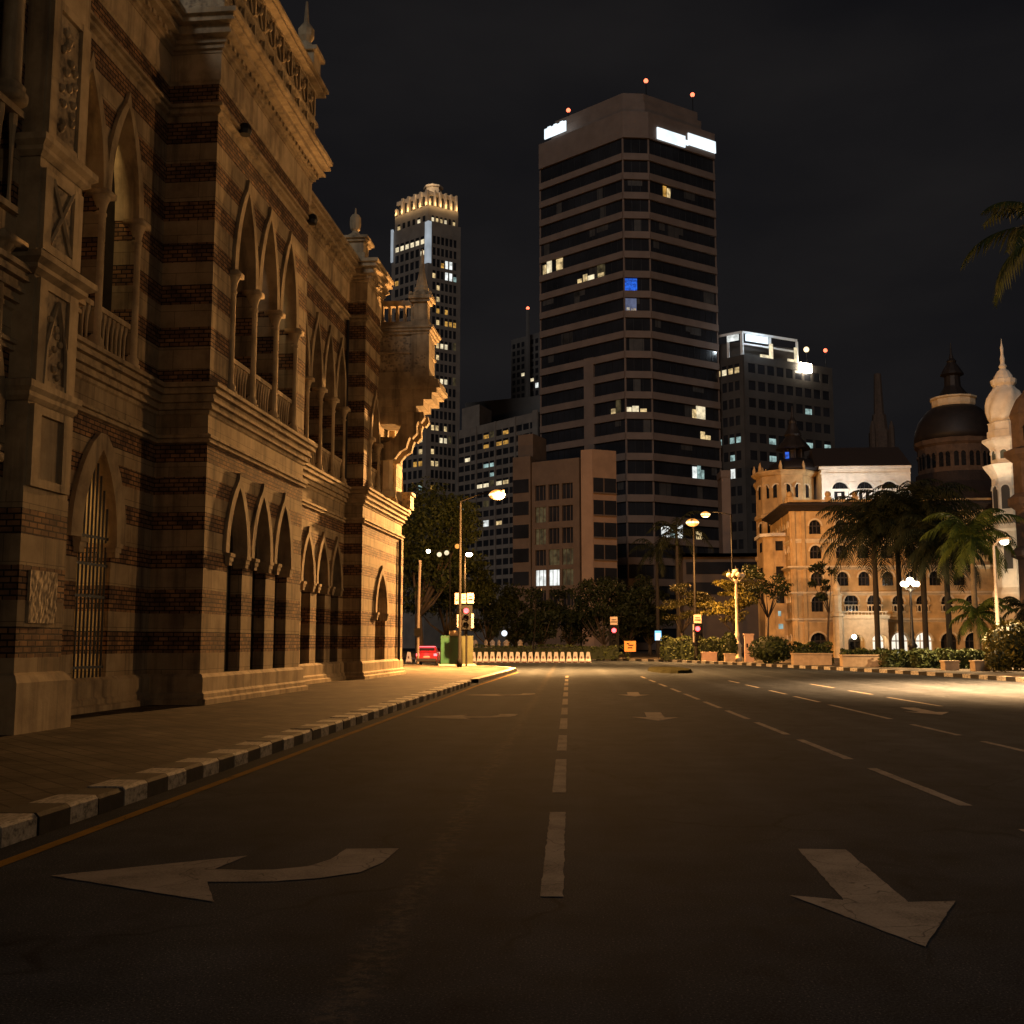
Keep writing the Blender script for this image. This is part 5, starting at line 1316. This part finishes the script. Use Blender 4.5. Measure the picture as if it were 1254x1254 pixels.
def frond(mb, base, az, el, L, droop, rng, leaf=.75, pairs=22, w=.06):
    """one feather frond: curved rib with hanging leaflets"""
    d = Vector((math.cos(az), math.sin(az), 0)); pts = []
    for i in range(pairs + 1):
        s = i / pairs; ang = el - droop * s ** 1.35
        if i == 0: p = Vector(base)
        else: p = pts[-1] + (d * math.cos(ang) + Vector((0, 0, math.sin(ang)))) * (L / pairs)
        pts.append(p)
    mb.tube(pts[::2], [.045 * (1 - .75 * j / len(pts[::2])) for j in range(len(pts[::2]))], 4)
    side = Vector((-d.y, d.x, 0))
    for i in range(2, pairs + 1):
        s = i / pairs; t = (pts[i] - pts[i - 1]).normalized(); ll = leaf * math.sin(math.pi * (.12 + .80 * s)) * rng.uniform(.8, 1.15)
        for sg in (-1, 1):
            v = (side * sg * .85 + t * .55 + Vector((0, 0, -.45 + rng.uniform(-.25, .25)))).normalized()
            tip = pts[i] + v * ll - Vector((0, 0, ll * .30)); q = t * w
            m_ = pts[i] + v * ll * .5
            mb.face([pts[i] - q, m_ - q * 1.1, tip, m_ + q * 1.1, pts[i] + q])
def palm(name, label, loc, h, L, mat, seed, n=15, group=None, tr=.2, leaf=.8, pairs=20, shaft=True):
    rng = random.Random(seed); t = thing(name, label, 'palm tree', loc, 0, group)
    mb = MB(); lean = Vector((rng.uniform(-.25, .25), rng.uniform(-.2, .2), 0))
    mb.lathe([(tr * 1.5, 0), (tr * 1.15, .5), (tr, h * .3), (tr * 1.08, h * .55), (tr * .8, h * .95), (tr * .7, h)], 10); mb.build('trunk', 'palm_bark_shade' if 'dark' in mat else 'palm_bark', t, True)
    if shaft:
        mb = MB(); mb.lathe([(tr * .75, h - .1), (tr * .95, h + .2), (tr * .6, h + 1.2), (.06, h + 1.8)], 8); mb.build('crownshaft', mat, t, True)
    mb = MB(); b = h + (1.1 if shaft else .1)
    for k in range(n):
        az = k * 2.399 + rng.uniform(-.25, .25); u = k / max(1, n - 1)
        frond(mb, (0, 0, b), az, R_(82 - 108 * u + rng.uniform(-8, 8)), L * rng.uniform(.85, 1.1), R_(75 + 35 * (1 - u)), rng, leaf, pairs)
    mb.build('crown', mat, t); return t
def hedge(name, label, cat, loc, sx, sy, h, mat='hedge_leaf', seed=1, n=900, size=.24, group=None, rz=0, round_=False):
    rng = random.Random(seed); t = thing(name, label, cat, loc, rz, group)
    mb = MB(); pts = []
    inner = MB()
    if round_:
        inner.lathe([(.02 + sx * .74 * math.cos(R_(q)), h * .5 + h * .44 * math.sin(R_(q))) for q in (-85, -50, -20, 10, 40, 65, 85)], 12)
    else: inner.box(-sx * .9, sx * .9, -sy * .85, sy * .85, 0, h * .9)
    inner.build('stems', 'leaf_dark', t)
    for _ in range(n):
        if round_:
            v = Vector((rng.gauss(0, 1), rng.gauss(0, 1), rng.gauss(0, 1))).normalized() * rng.uniform(.85, 1.05)
            pts.append(Vector((v.x * sx * .88, v.y * sx * .88, h * .5 + v.z * h * .5)))
        else:
            x, y, z = rng.uniform(-1, 1), rng.uniform(-1, 1), rng.uniform(0, 1)
            f = rng.random()
            bumpx = 1 + .08 * math.sin(x * 7 + seed)
            if f < .45: z = 1.0 * bumpx
            elif f < .85: y = -1
            else: x = rng.choice((-1, 1))
            pts.append(Vector((x * sx, y * sy + rng.uniform(-.1, .1), z * h + rng.uniform(-.1, .08))))
    leaf_cards(mb, pts, size, rng, .1)
    mb.build('foliage', mat, t); return t

g = 'dark trees along the far side of the junction'
def gp(px, Y, z=0): q = at(px, 787, Y); return (q.x, Y, z)
# big tree beyond the end of the banded building
broad_tree('rain_tree', 'big dark spreading tree beside the end of the banded building', gp(514, 112, .16), 17.5, 6.2, 'leaf_green', 12000, 3, .42, .26, 1.0, None, .4, 46)
broad_tree('rain_tree', 'lower leafy tree with hanging branches above the red car', gp(545, 122, .16), 11.5, 5.2, 'leaf_green', 6500, 5, .40, .22, 1.0, None, .3, 30)
specs = [(598, 126, 8.6, 3.4, 11, 'dark bushy tree behind the white traffic signs'), (632, 130, 7.6, 3.2, 12, 'dark bushy tree behind the pale barriers, left of the slim pole'), (664, 128, 7.2, 3.0, 13, 'dark tree with faint green side just right of the slim pole'), (700, 134, 7.6, 3.4, 14, 'dark rounded tree below the two bright white windows'), (736, 128, 8.8, 3.8, 15, 'dark tree rising behind the first red signal'), (770, 132, 10.0, 4.0, 16, 'tall dense dark tree behind the orange sign'), (796, 136, 8.6, 3.0, 17, 'dark tree behind the small blue sign')]
for px, Y, h, r, sd, lab in specs: broad_tree('street_tree', lab, gp(px, Y, .16), h, r, 'leaf_dark', 3600, sd, .40, .16, 1.05, g, .2, 28)
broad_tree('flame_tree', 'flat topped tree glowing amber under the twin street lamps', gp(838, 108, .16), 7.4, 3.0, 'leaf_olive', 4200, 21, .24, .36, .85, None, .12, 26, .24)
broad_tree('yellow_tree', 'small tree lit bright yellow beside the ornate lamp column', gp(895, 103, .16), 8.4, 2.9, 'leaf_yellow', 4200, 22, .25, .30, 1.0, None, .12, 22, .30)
broad_tree('slender_tree', 'slender thin leaved tree in front of the palace corner', gp(1013, 104, .16), 9.2, 1.5, 'leaf_dark', 700, 23, .34, .5, 1.1, None, .11, 10)
broad_tree('slender_tree', 'spindly olive tree at the left end of the palace', gp(940, 106, .16), 9.4, 2.3, 'leaf_green', 1100, 24, .34, .45, 1.0, None, .12, 16)
# palms
g = 'royal palms in front of the palace'
lab = ['tall dark royal palm nearest the arched porch of the palace', 'tall dark royal palm just left of the globe lamp', 'tall dark royal palm just right of the globe lamp', 'lower dark royal palm left of the brightly lit palm']
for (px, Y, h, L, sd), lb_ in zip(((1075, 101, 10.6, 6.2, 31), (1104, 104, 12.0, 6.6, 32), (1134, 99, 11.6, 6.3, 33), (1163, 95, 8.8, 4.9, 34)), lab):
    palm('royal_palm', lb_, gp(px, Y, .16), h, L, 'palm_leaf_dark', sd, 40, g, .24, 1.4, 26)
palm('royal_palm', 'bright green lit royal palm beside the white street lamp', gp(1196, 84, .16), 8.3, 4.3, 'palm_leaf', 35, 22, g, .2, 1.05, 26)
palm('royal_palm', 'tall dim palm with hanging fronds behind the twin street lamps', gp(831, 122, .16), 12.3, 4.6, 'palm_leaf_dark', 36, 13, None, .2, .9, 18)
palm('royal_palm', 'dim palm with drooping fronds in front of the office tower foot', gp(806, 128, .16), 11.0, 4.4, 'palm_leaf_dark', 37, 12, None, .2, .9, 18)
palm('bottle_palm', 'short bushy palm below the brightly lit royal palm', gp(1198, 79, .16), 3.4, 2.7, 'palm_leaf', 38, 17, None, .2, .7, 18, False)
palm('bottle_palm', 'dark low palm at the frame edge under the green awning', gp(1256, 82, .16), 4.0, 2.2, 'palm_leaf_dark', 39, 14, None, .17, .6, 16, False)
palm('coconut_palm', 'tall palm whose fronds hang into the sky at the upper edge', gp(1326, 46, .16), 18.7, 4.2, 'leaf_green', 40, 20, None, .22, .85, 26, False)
# hedges, shrubs, planters on the right verge
hs = 'clipped hedges on the palace verge'
for px, Y, sx, sy, h, sd, lab, rd in (
    (944, 87, 1.95, 1.3, 2.1, 51, 'large dark rounded hedge left of the long planter', True),
    (995, 82, 1.3, .6, 1.45, 52, 'low clipped hedge standing in the long stone planter', False),
    (1058, 77, 1.5, .6, 1.05, 53, 'low clipped hedge right of the arched palace door', False),
    (1108, 74, 1.5, .8, 1.0, 54, 'dark clipped hedge below the globe lamp', False),
    (1142, 72, 1.3, .8, 1.05, 55, 'dark clipped hedge between the dark palms and lit palm', False),
    (1176, 70, 1.2, .7, 1.05, 56, 'dark low hedge in front of the short bushy palm', False),
    (835, 103, 1.9, 1.0, 2.0, 57, 'dark hedge behind the middle red signal', False),
    (873, 99, 1.3, .8, 1.9, 58, 'mossy green hedge behind the small pink planter', False),
    (893, 96, .75, .6, 2.5, 59, 'tall green shrub on a stone pot beside the info board', True)):
    hedge('hedge', lab, 'hedge', gp(px, Y, .16), sx, sy, h, 'hedge_leaf', sd, 800, .26, hs, 0, rd)
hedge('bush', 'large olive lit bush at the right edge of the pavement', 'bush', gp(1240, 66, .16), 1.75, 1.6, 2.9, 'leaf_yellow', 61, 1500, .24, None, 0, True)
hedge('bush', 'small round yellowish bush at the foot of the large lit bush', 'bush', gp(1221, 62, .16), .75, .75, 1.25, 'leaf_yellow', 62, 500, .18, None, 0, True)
hedge('hedge', 'long low dark hedge behind the pale road barriers', 'hedge', gp(655, 108, .16), 9.0, .5, 1.25, 'hedge_leaf', 63, 1600, .25)
def planter(lab, px, Y, sx, h, mat='planter_stone'):
    t = thing('planter', lab, 'planter', gp(px, Y, .16), 0, 'stone planters on the verge'); mb = MB()
    mb.prism([(-sx, -.4), (sx, -.4), (sx, .4), (-sx, .4)], 0, h - .1); mb.build('trough', mat, t)
    mb = MB(); mb.box(-sx - .05, sx + .05, -.45, .45, h - .1, h); mb.build('rim', mat, t)
planter('long low stone planter below the clipped hedge near the palace corner', 993, 80.6, 1.35, .85)
planter('stone planter with a hedge right of the arched palace door', 1058, 75.6, 1.55, .8)
planter('small pinkish planter box right of the middle signal', 868, 96.5, .62, .8, 'pink_board')
planter('square stone pot under the tall green shrub', 893, 94.8, .42, .7)
planter('small stone block in front of the hedge left of the lit palm', 1162, 66, .4, .55)
planter('stone pot at the foot of the short bushy palm', 1199, 64, .42, .6)

# ------------------------------------------------------------------ street furniture
def street_lamp(lab, base, lamp, armless=False, mat='pole_grey', bulb='lamp_sodium', r=.085, power=0, col=SODIUM, lr=.3, head=.42, cone=124, spill=3000, lo=(0, 0, 0)):
    b = Vector(base); l = Vector(lamp); t = thing('street_lamp', lab, 'street lamp', b, 0, 'street lamps'); q = l - b
    mb = MB(); top = q.z + (.15 if armless else -.1)
    mb.lathe([(r * 2, 0), (r * 2, .5), (r * 1.3, .6), (r * 1.1, top * .5), (r * .75, top)], 8); mb.build('pole', mat, t, True)
    mb = MB()
    ex = Vector((q.x, q.y, 0))
    if ex.length > .3: mb.tube([(0, 0, top - .05), (q.x * .5, q.y * .5, top + .25), (q.x * .9, q.y * .9, q.z + .28)], r * .55, 6); mb.build('arm', mat, t)
    d = ex.normalized() if ex.length > .1 else Vector((1, 0, 0)); s = Vector((-d.y, d.x, 0))
    mb = MB(); P = []
    for k, (u, wd) in enumerate(((-.62, .10), (-.25, .20), (.3, .22), (.55, .12))):
        c = q + d * u; P += [c + s * wd + Vector((0, 0, .10)), c - s * wd + Vector((0, 0, .10)), c - s * wd * .6 + Vector((0, 0, .27)), c + s * wd * .6 + Vector((0, 0, .27))]
    mb.idx(P, [(4 * i + a, 4 * i + (a + 1) % 4, 4 * i + 4 + (a + 1) % 4, 4 * i + 4 + a) for i in range(3) for a in range(4)] + [(3, 2, 1, 0), (12, 13, 14, 15)]); hd = mb.build('lamp_head', mat, t)
    mb = MB(); mb.ball((q.x, q.y, q.z), head * .72, 10, .62); mb.build('lens', bulb, hd, True)  # oversized glowing lens that takes in the lamp's glare halo
    if bulb == 'lamp_sodium': mb = MB(); mb.ball((q.x, q.y, q.z), head * .745, 12, .36); mb.build('bulb', 'lamp_core', hd, True)  # white belt for the glare core, leaving an orange fringe
    if power:
        light('street_lamp_light', l - Vector((0, 0, .48)) + Vector(lo), power, col, lr, cone, l - Vector((0, 0, 5)) + Vector(lo), .9)
        light('street_lamp_spill', l - Vector((0, 0, .5)) + Vector(lo), spill, col, lr)
    return t
def lampat(px, py, Y): return at(px, py, Y)
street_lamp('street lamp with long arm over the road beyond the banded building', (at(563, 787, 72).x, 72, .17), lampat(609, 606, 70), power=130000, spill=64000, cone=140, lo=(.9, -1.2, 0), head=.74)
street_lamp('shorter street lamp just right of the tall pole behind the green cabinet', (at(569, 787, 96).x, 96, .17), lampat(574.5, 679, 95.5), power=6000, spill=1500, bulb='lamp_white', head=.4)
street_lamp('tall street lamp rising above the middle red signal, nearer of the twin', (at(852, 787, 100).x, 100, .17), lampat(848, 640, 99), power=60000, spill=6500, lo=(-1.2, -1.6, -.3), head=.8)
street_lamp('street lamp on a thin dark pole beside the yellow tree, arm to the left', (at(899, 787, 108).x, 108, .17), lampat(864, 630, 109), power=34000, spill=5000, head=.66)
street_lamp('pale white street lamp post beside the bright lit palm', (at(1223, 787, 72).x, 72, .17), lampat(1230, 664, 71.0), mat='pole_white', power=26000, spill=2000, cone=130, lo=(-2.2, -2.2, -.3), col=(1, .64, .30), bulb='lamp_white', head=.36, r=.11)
# unseen lamps; the kerb one read from the road pool, the others added
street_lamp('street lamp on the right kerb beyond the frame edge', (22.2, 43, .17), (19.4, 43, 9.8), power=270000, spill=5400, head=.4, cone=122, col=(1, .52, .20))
street_lamp('unseen street lamp added behind the camera to light the near walls', (22.4, -14, .17), (19.2, -13, 10), power=9000, spill=2500, cone=158, head=.4, col=(1, .72, .46))  # not in view, added to brighten camera-facing walls and near road
street_lamp('unseen street lamp added behind the dark tree row to light the brown block', (at(600, 787, 152).x, 152, .17), (at(606, 787, 151).x, 151, 9.5), power=9000, spill=9000, head=.3)  # hidden lamp added for warm light on the block and fin
# slim leaning pole, unlit
def slim_pole(lab, pts, r, mat='pole_grey'):
    b = Vector(pts[0]); t = thing('utility_pole', lab, 'pole', b); mb = MB(); mb.tube([Vector(p) - b for p in pts], r, 6); mb.build('shaft', mat, t)
    mb = MB(); q = Vector(pts[-1]) - b; mb.box(q.x - .1, q.x + .1, q.y - .1, q.y + .1, q.z, q.z + .12); mb.build('cap', mat, t); return t
q = lambda px, py, Y: tuple(at(px, py, Y))
t = slim_pole('slim leaning pole behind the road barriers', [(at(652, 787, 104).x, 104, .16), q(655, 770, 104), q(656, 735, 104)], .06)
t = slim_pole('thin pale pole with fittings left of the red car', [(at(512, 787, 84).x, 84, .16), q(513, 740, 84), q(514.5, 688, 84)], .10, 'pole_white')
mb = MB(); L0 = Vector(q(511.5, 774, 84)) - Vector((at(512, 787, 84).x, 84, .16)); mb.box(L0.x - .22, L0.x + .25, L0.y - .3, L0.y - .12, L0.z - .3, L0.z + .3); mb.build('control_box', 'pole_grey', t)
t = slim_pole('thin pole with side arm of lamps among the branches behind the green cabinet', [(at(551, 787, 100).x, 100, .16), q(551, 740, 100), q(551, 678, 100)], .07)
B0 = Vector((at(551, 787, 100).x, 100, .16))
mb = MB(); mb.tube([Vector(q(551, 678, 100)) - B0, Vector(q(541, 674, 100)) - B0, Vector(q(524, 675, 100)) - B0], .04, 5); ar = mb.build('arm', 'pole_grey', t)
for px, py, mt in ((524.5, 675, 'lamp_white'), (538, 679, 'lit_cream'), (547, 677, 'lit_cream'), (560, 669, 'lamp_sodium')):
    mb = MB(); v = Vector(q(px, py, 99.8)) - B0; mb.ball(v, .17 if px < 530 else .22, 8); mb.build('bulb', mt, ar)

def traffic_light(lab, base, zc, signs=(), arm=None, hs=.34, rot=0):
    t = thing('traffic_light', lab, 'traffic light', base, rot, 'red traffic signals'); z = zc - base[2]
    mb = MB(); mb.tube([(0, .12, 0), (0, .12, z + .9)], .07, 8); mb.build('pole', 'pole_grey', t)
    mb = MB(); w = hs * .62
    mb.prism([(-w, -.18), (w, -.18), (w, .04), (-w, .04)], z - hs * 2.9, z + hs * .62)
    hd = mb.build('signal_head', 'signal_black', t)
    mb = MB(); mb.box(-w * 1.5, w * 1.5, .042, .06, z - hs * 3.1, z + hs * .95); mb.build('backboard', 'signal_black', hd)
    for k in range(3):
        zz = z - k * hs * 1.12
        mb = MB(); P = []
        for a in range(9):
            an = math.pi * a / 8; P.append((hs * .46 * math.cos(an), zz + hs * .46 * math.sin(an)))
        mb.idx([(x, -.18, zv) for x, zv in P] + [(x, -.42, zv) for x, zv in P], [(i, i + 1, 10 + i, 9 + i) for i in range(8)]); mb.build('visor', 'signal_black', hd)
        mb = MB(); mb.lathe([(hs * .42, 0), (hs * .34, .04), (.02, .07)], 12)
        mb.v = [(x, -.181 - zv, zz + y) for x, y, zv in mb.v]; mb.build('lens', 'signal_red' if k == 0 else 'signal_black', hd)
    for x0, x1, z0, z1, mt in signs:
        mb = MB(); mb.box(x0, x1, -.06, -.02, z + z0, z + z1); sg = mb.build('sign_panel', mt, t)
        mb = MB(); mb.box(x0 + .06, x1 - .06, -.066, -.061, z + z0 + (z1 - z0) * .3, z + z0 + (z1 - z0) * .42); mb.box(x0 + .12, x1 - .12, -.066, -.061, z + z0 + (z1 - z0) * .58, z + z0 + (z1 - z0) * .68); mb.build('sign_mark', 'signal_black' if mt != 'sign_white' else 'pole_grey', sg)
    return t
Ys = 74.5; b0_ = gp(571, Ys, .17)
t1 = traffic_light('red traffic light with white sign panels above the green cabinet', b0_, at(571, 748, Ys).z, ((-.78, -.50, .45, 1.2, 'sign_white'), (-.34, -.03, .5, 1.15, 'sign_white'), (.05, .50, .5, 1.2, 'sign_white'), (-.62, -.3, -1.1, -.25, 'sign_white'), (.34, .5, -1.15, -.2, 'sign_white')), hs=.43)
light('signal_glow', Vector(b0_) + Vector((0, -.75, at(571, 748, Ys).z - .17)), 26, (1, .08, .08), .1)
for px_s, Y_s in ((752, 110), (854.5, 98)): light('signal_glow', Vector(gp(px_s, Y_s - .6, at(px_s, 771, Y_s).z - .1)), 20, (1, .08, .08), .1)
traffic_light('red traffic light on the left of the far pair, next to the orange sign', gp(752, 111, .17), at(752, 772, 111).z, ((-.36, .36, .55, 1.35, 'sign_back'),), hs=.54)
traffic_light('red traffic light under the tall street lamp by the hedge', gp(854.5, 99, .17), at(854.5, 770, 99).z, ((-.32, .34, .5, 1.25, 'sign_back'), (-.42, -.28, -1.2, .4, 'sign_white')), hs=.50)
# signs
def board(name, lab, px, Y, w, z0, z1, mat, cat='sign', post=True, marks=None):
    t = thing(name, lab, cat, gp(px, Y, .17)); z0 -= .17; z1 -= .17
    mb = MB(); mb.box(-w, w, -.03, .03, z0, z1); bd = mb.build('panel', mat, t)
    mb = MB(); mb.box(-w - .04, w + .04, .031, .07, z0 - .04, z1 + .04); mb.build('frame', 'pole_grey', bd)
    if marks: 
        mb = MB()
        for a, b, c, d in marks: mb.box(-w + 2 * w * a, -w + 2 * w * b, -.036, -.031, z0 + (z1 - z0) * c, z0 + (z1 - z0) * d)
        mb.build('marking', 'signal_black', bd)
    if post: mb = MB(); mb.tube([(0, .1, 0), (0, .1, z1 - .05)], .05, 6); mb.build('post', 'pole_grey', t)
    return t
zz = lambda py, Y: at(697, py, Y).z
board('warning_sign', 'square orange work sign on a short post at the junction edge', 771.5, 106, .54, zz(798, 106), zz(785, 106), 'sign_orange', marks=((.3, .7, .3, .42), (.35, .8, .55, .66), (.2, .45, .7, .8)))
t = board('bus_sign', 'small glowing blue and white sign on a dark post', 806, 113, .32, zz(784, 113), zz(773, 113), 'sign_face')
mb = MB(); b_z = zz(784, 113) - .17; mb.box(-.32, .32, -.045, -.032, b_z + .72, b_z + .95); mb.box(-.33, -.25, -.045, -.032, b_z - .02, b_z + .72); mb.box(.25, .33, -.045, -.032, b_z - .02, b_z + .72); mb.build('header', 'sign_blue', t)
t = thing('info_board', 'upright pinkish information pillar with two small dark openings', 'information board', gp(917, 93, .16)); mb = MB(); mb.box(-.36, .36, -.18, .18, 0, zz(778, 93) - .16); bd = mb.build('slab', 'pink_board', t)
mb = MB(); mb.box(-.42, .42, -.22, .22, zz(778, 93) - .16, zz(776, 93) - .16); mb.build('cap', 'pink_board', bd); mb = MB()
for x in (-.17, .14): mb.box(x - .07, x + .07, -.19, -.181, zz(793, 93) - .16, zz(788, 93) - .16)
mb.build('opening', 'signal_black', bd)
# ornate unlit lamp column
def ornate(lab, px, Y, ztop, lit):
    t = thing('ornate_lamp', lab, 'lamp post', gp(px, Y, .16)); z = ztop - .16
    mb = MB(); mb.lathe([(.42, 0), (.42, .3), (.32, .4), (.32, 1.2), (.42, 1.3), (.24, 1.6), (.17, 2.0), (.20, 2.3), (.13, 2.6), (.10, z * .7), (.13, z * .72), (.09, z - .9), (.2, z - .7), (.08, z - .5)], 10); mb.build('column', 'cream_trim' if not lit else 'iron', t, True)
    mb = MB()
    for k in range(4):
        a = k * math.pi / 2 + .2; mb.tube([(0, 0, z - .75), (.35 * math.cos(a), .35 * math.sin(a), z - .6), (.62 * math.cos(a), .62 * math.sin(a), z - .35)], .035, 5)
    mb.build('bracket', 'iron' if lit else 'cream_trim', t)
    for k in range(5):
        a = k * math.pi / 2 + .2; r = .62 if k < 4 else 0; mb = MB(); mb.ball((r * math.cos(a), r * math.sin(a), z - .15 + (.25 if k == 4 else 0)), .22 if k < 4 else .3, 10); gl = mb.build('globe', 'globe_light' if lit else 'cream_trim', t, True)
        mb = MB(); mb.lathe([(.06, 0), (.02, .3)], 5, (r * math.cos(a), r * math.sin(a), z + .1 + (.3 if k == 4 else 0))); mb.build('finial', 'iron', gl)
ornate('ornate pale lamp column without light beside the yellow tree', 903, 97, zz(703, 97), False)
ornate('ornate lamp post with a lit cluster of globes among the palms', 1117.5, 92, zz(714, 92), True)
light('globe_lamp_light', Vector(gp(1117.5, 92)) + Vector((0, -.9, zz(714, 92) - .3)), 900, (1, .72, .4), .3)
# green switch cabinet
Yc = 76.0; c0 = at(540, 787, Yc); c1 = at(562, 787, Yc)
t = thing('switch_cabinet', 'tall dark green street cabinet with a yellowish right side', 'cabinet', ((c0.x + c1.x) / 2, Yc, .17), R_(9)); w = (c1.x - c0.x) / 2; hh = zz(778.5, Yc) - .17
mb = MB(); mb.box(-w, w, 0, 1.4, .12, hh); bd = mb.build('body', 'cabinet_green', t)
mb = MB(); mb.box(w + .001, w + 1.0, .25, 1.35, .12, hh); mb.build('side_panel', 'cabinet_olive', t)  # right-hand box in a yellower, olive tone
mb = MB(); mb.box(-w - .15, w + 1.15, -.12, 1.5, 0, .12); mb.build('base', 'concrete', t)
mb = MB(); mb.box(-.02, .02, -.012, -.001, .3, hh - .15); mb.box(-w + .05, w - .05, -.012, -.001, hh - .1, hh - .06); mb.box(.06, .1, -.04, -.001, hh * .45, hh * .6); mb.build('door_handle', 'iron', bd)
mb = MB(); mb.box(-.05, w - .1, .1, .5, hh, hh + .35); mb.build('meter_box', 'sign_back', t)
# red car seen from behind
Yr = 84.0; cp = at(522.5, 787, Yr)
car = thing('parked_car', 'red hatchback seen from behind with glowing tail lights', 'car', (cp.x, Yr, .0), R_(2))
mb = MB(); sec = [(-.0, .78, .32, .95), (.25, .80, .28, 1.0), (1.0, .82, .25, 1.02), (2.6, .82, .25, .98), (3.6, .76, .28, .85), (3.9, .66, .35, .70)]
def loft(mb, secs):
    n = 8; vs = []
    for y, wd, z0, z1 in secs:
        vs += [(-wd * .92, y, z0), (wd * .92, y, z0), (wd, y, z0 + .14), (wd, y, z0 + (z1 - z0) * .6), (wd * .9, y, z1), (-wd * .9, y, z1), (-wd, y, z0 + (z1 - z0) * .6), (-wd, y, z0 + .14)]
    m = len(secs); mb.idx(vs, [(j * n + k, j * n + (k + 1) % n, (j + 1) * n + (k + 1) % n, (j + 1) * n + k) for j in range(m - 1) for k in range(n)] + [tuple(range(n - 1, -1, -1)), tuple(range((m - 1) * n, m * n))])
loft(mb, sec); bd = mb.build('body', 'car_red', car)
mb = MB(); loft(mb, [(.10, .70, .93, 1.02), (.45, .68, .93, 1.42), (1.0, .66, .93, 1.5), (2.0, .64, .93, 1.46), (2.8, .70, .93, .98)]); mb.build('cabin', 'car_red', bd)
mb = MB(); mb.idx([(-.62, .145, 1.05), (.62, .145, 1.05), (.56, .395, 1.36), (-.56, .395, 1.36)], [(0, 1, 2, 3)]); mb.v = [(x, y - .012, z) for x, y, z in mb.v]; mb.build('rear_window', 'car_glass', bd)
for sx in (-1, 1):
    mb = MB(); mb.box(min(sx * .54, sx * .79), max(sx * .54, sx * .79), -.03, .05, .74, .93); mb.build('tail_light', 'tail_light', car)
    for y in (.62, 3.1):
        mb = MB(); mb.lathe([(.31, -.1), (.33, -.05), (.33, .05), (.31, .1)], 16); mb.v = [(sx * .74 + z, y + a, .33 + b) for a, b, z in mb.v]; wh = mb.build('wheel', 'rubber', car)
mb = MB(); mb.box(-.74, .74, -.1, .12, .34, .56); mb.build('bumper', 'rubber', car)
mb = MB(); mb.box(-.24, .24, -.016, -.001, .62, .74); mb.build('number_plate', 'sign_white', car)
mb = MB(); mb.box(-.6, .6, .3, .5, 1.42, 1.47); mb.build('brake_light', 'tail_light', car)
light('tail_glow', Vector((cp.x, Yr - .5, .85)), 16, (1, .1, .12), .2)
# pale barriers across the side road
gb_ = 'pale and dark road barriers across the far road'
ORD = 'first second third fourth fifth sixth seventh eighth ninth tenth eleventh twelfth thirteenth fourteenth fifteenth sixteenth seventeenth eighteenth nineteenth'.split()
proto = None; Yb = 99.0; xs0, xs1 = at(576, 787, Yb).x, at(724, 787, Yb).x; nb = 19
for k in range(nb + 5):
    if k < nb: x = xs0 + (xs1 - xs0) * (k + .5) / nb; y = Yb - abs(k - 5) * .02
    else: x = at(489 + (k - nb) * 12, 787, Yb).x; y = Yb
    if proto is None:
        t = thing('road_barrier', 'pale road barrier', 'barrier', (x, y, 0), 0, gb_); mb = MB()
        hw = .215
        n_ = 8; prof = [(-.30, 0), (-.30, .16), (-.14, .36), (-.10, .92), (.10, .92), (.14, .36), (.30, .16), (.30, 0)]
        tp = lambda z: 1.22 - .62 * z
        mb.idx([(-hw * tp(z), a, z) for a, z in prof] + [(hw * tp(z), a, z) for a, z in prof], [tuple(range(n_)), tuple(range(2 * n_ - 1, n_ - 1, -1))] + [(i, n_ + i, n_ + (i + 1) % n_, (i + 1) % n_) for i in range(n_)]); mb.build('shell', 'barrier_white', t)
        mb = MB(); mb.box(-hw * .9, hw * .9, -.305, .305, .0, .08); mb.box(-hw * .35, hw * .2, -.16, .16, .30, .55); mb.build('stripe', 'barrier_red', t); proto = t
    else: t = dup(proto, 'x', (x, y, 0), R_(random.uniform(-5, 5)))
    t['label'] = ('pale road barrier, %s in the long row counted from the green cabinet' % ORD[k]) if k < nb else ('pale road barrier beyond the red car, %s from the banded building' % ORD[k - nb])
# small pale posters and gate posts among the far trees
t = thing('gate_screen', 'row of pale posts glimpsed under the far trees', 'fence', gp(606, 121, .16)); 
for px, wd, mt in ((582, .3, 'sign_white'), (595, .22, 'planter_stone'), (603, .3, 'sign_white'), (611, .18, 'planter_stone'), (620, .35, 'planter_stone'), (637, .3, 'planter_stone')):
    mb = MB(); x = at(px, 787, 121).x - at(606, 787, 121).x; mb.lathe([(wd * 1.3, 0), (wd, .2), (wd * .9, 1.5), (wd * 1.1, 1.6), (wd * .3, 1.9)], 8, (x, 0, 0)); mb.build('post', mt, t)
mb = MB(); x = at(618, 787, 121).x - at(606, 787, 121).x; mb.ball((x, -.6, 2.6), .32, 8); mb.build('lamp', 'sign_face', t)
light('screen_lamp_light', Vector(gp(612, 118, 2.7)), 45, (.85, 1, .95), .2)
# lamps inside the banded building
inner_lamp(-3.1, -5.4, 4.6, 190, (1, .58, .18))
inner_lamp(-3.9, -.6, 5.6, 200, (1, .58, .18))
inner_lamp(-2.35, -3.3, 15.7, 170, (1, .62, .22))
inner_lamp(-.95, 5.6, 15.4, 80, (1, .66, .28))
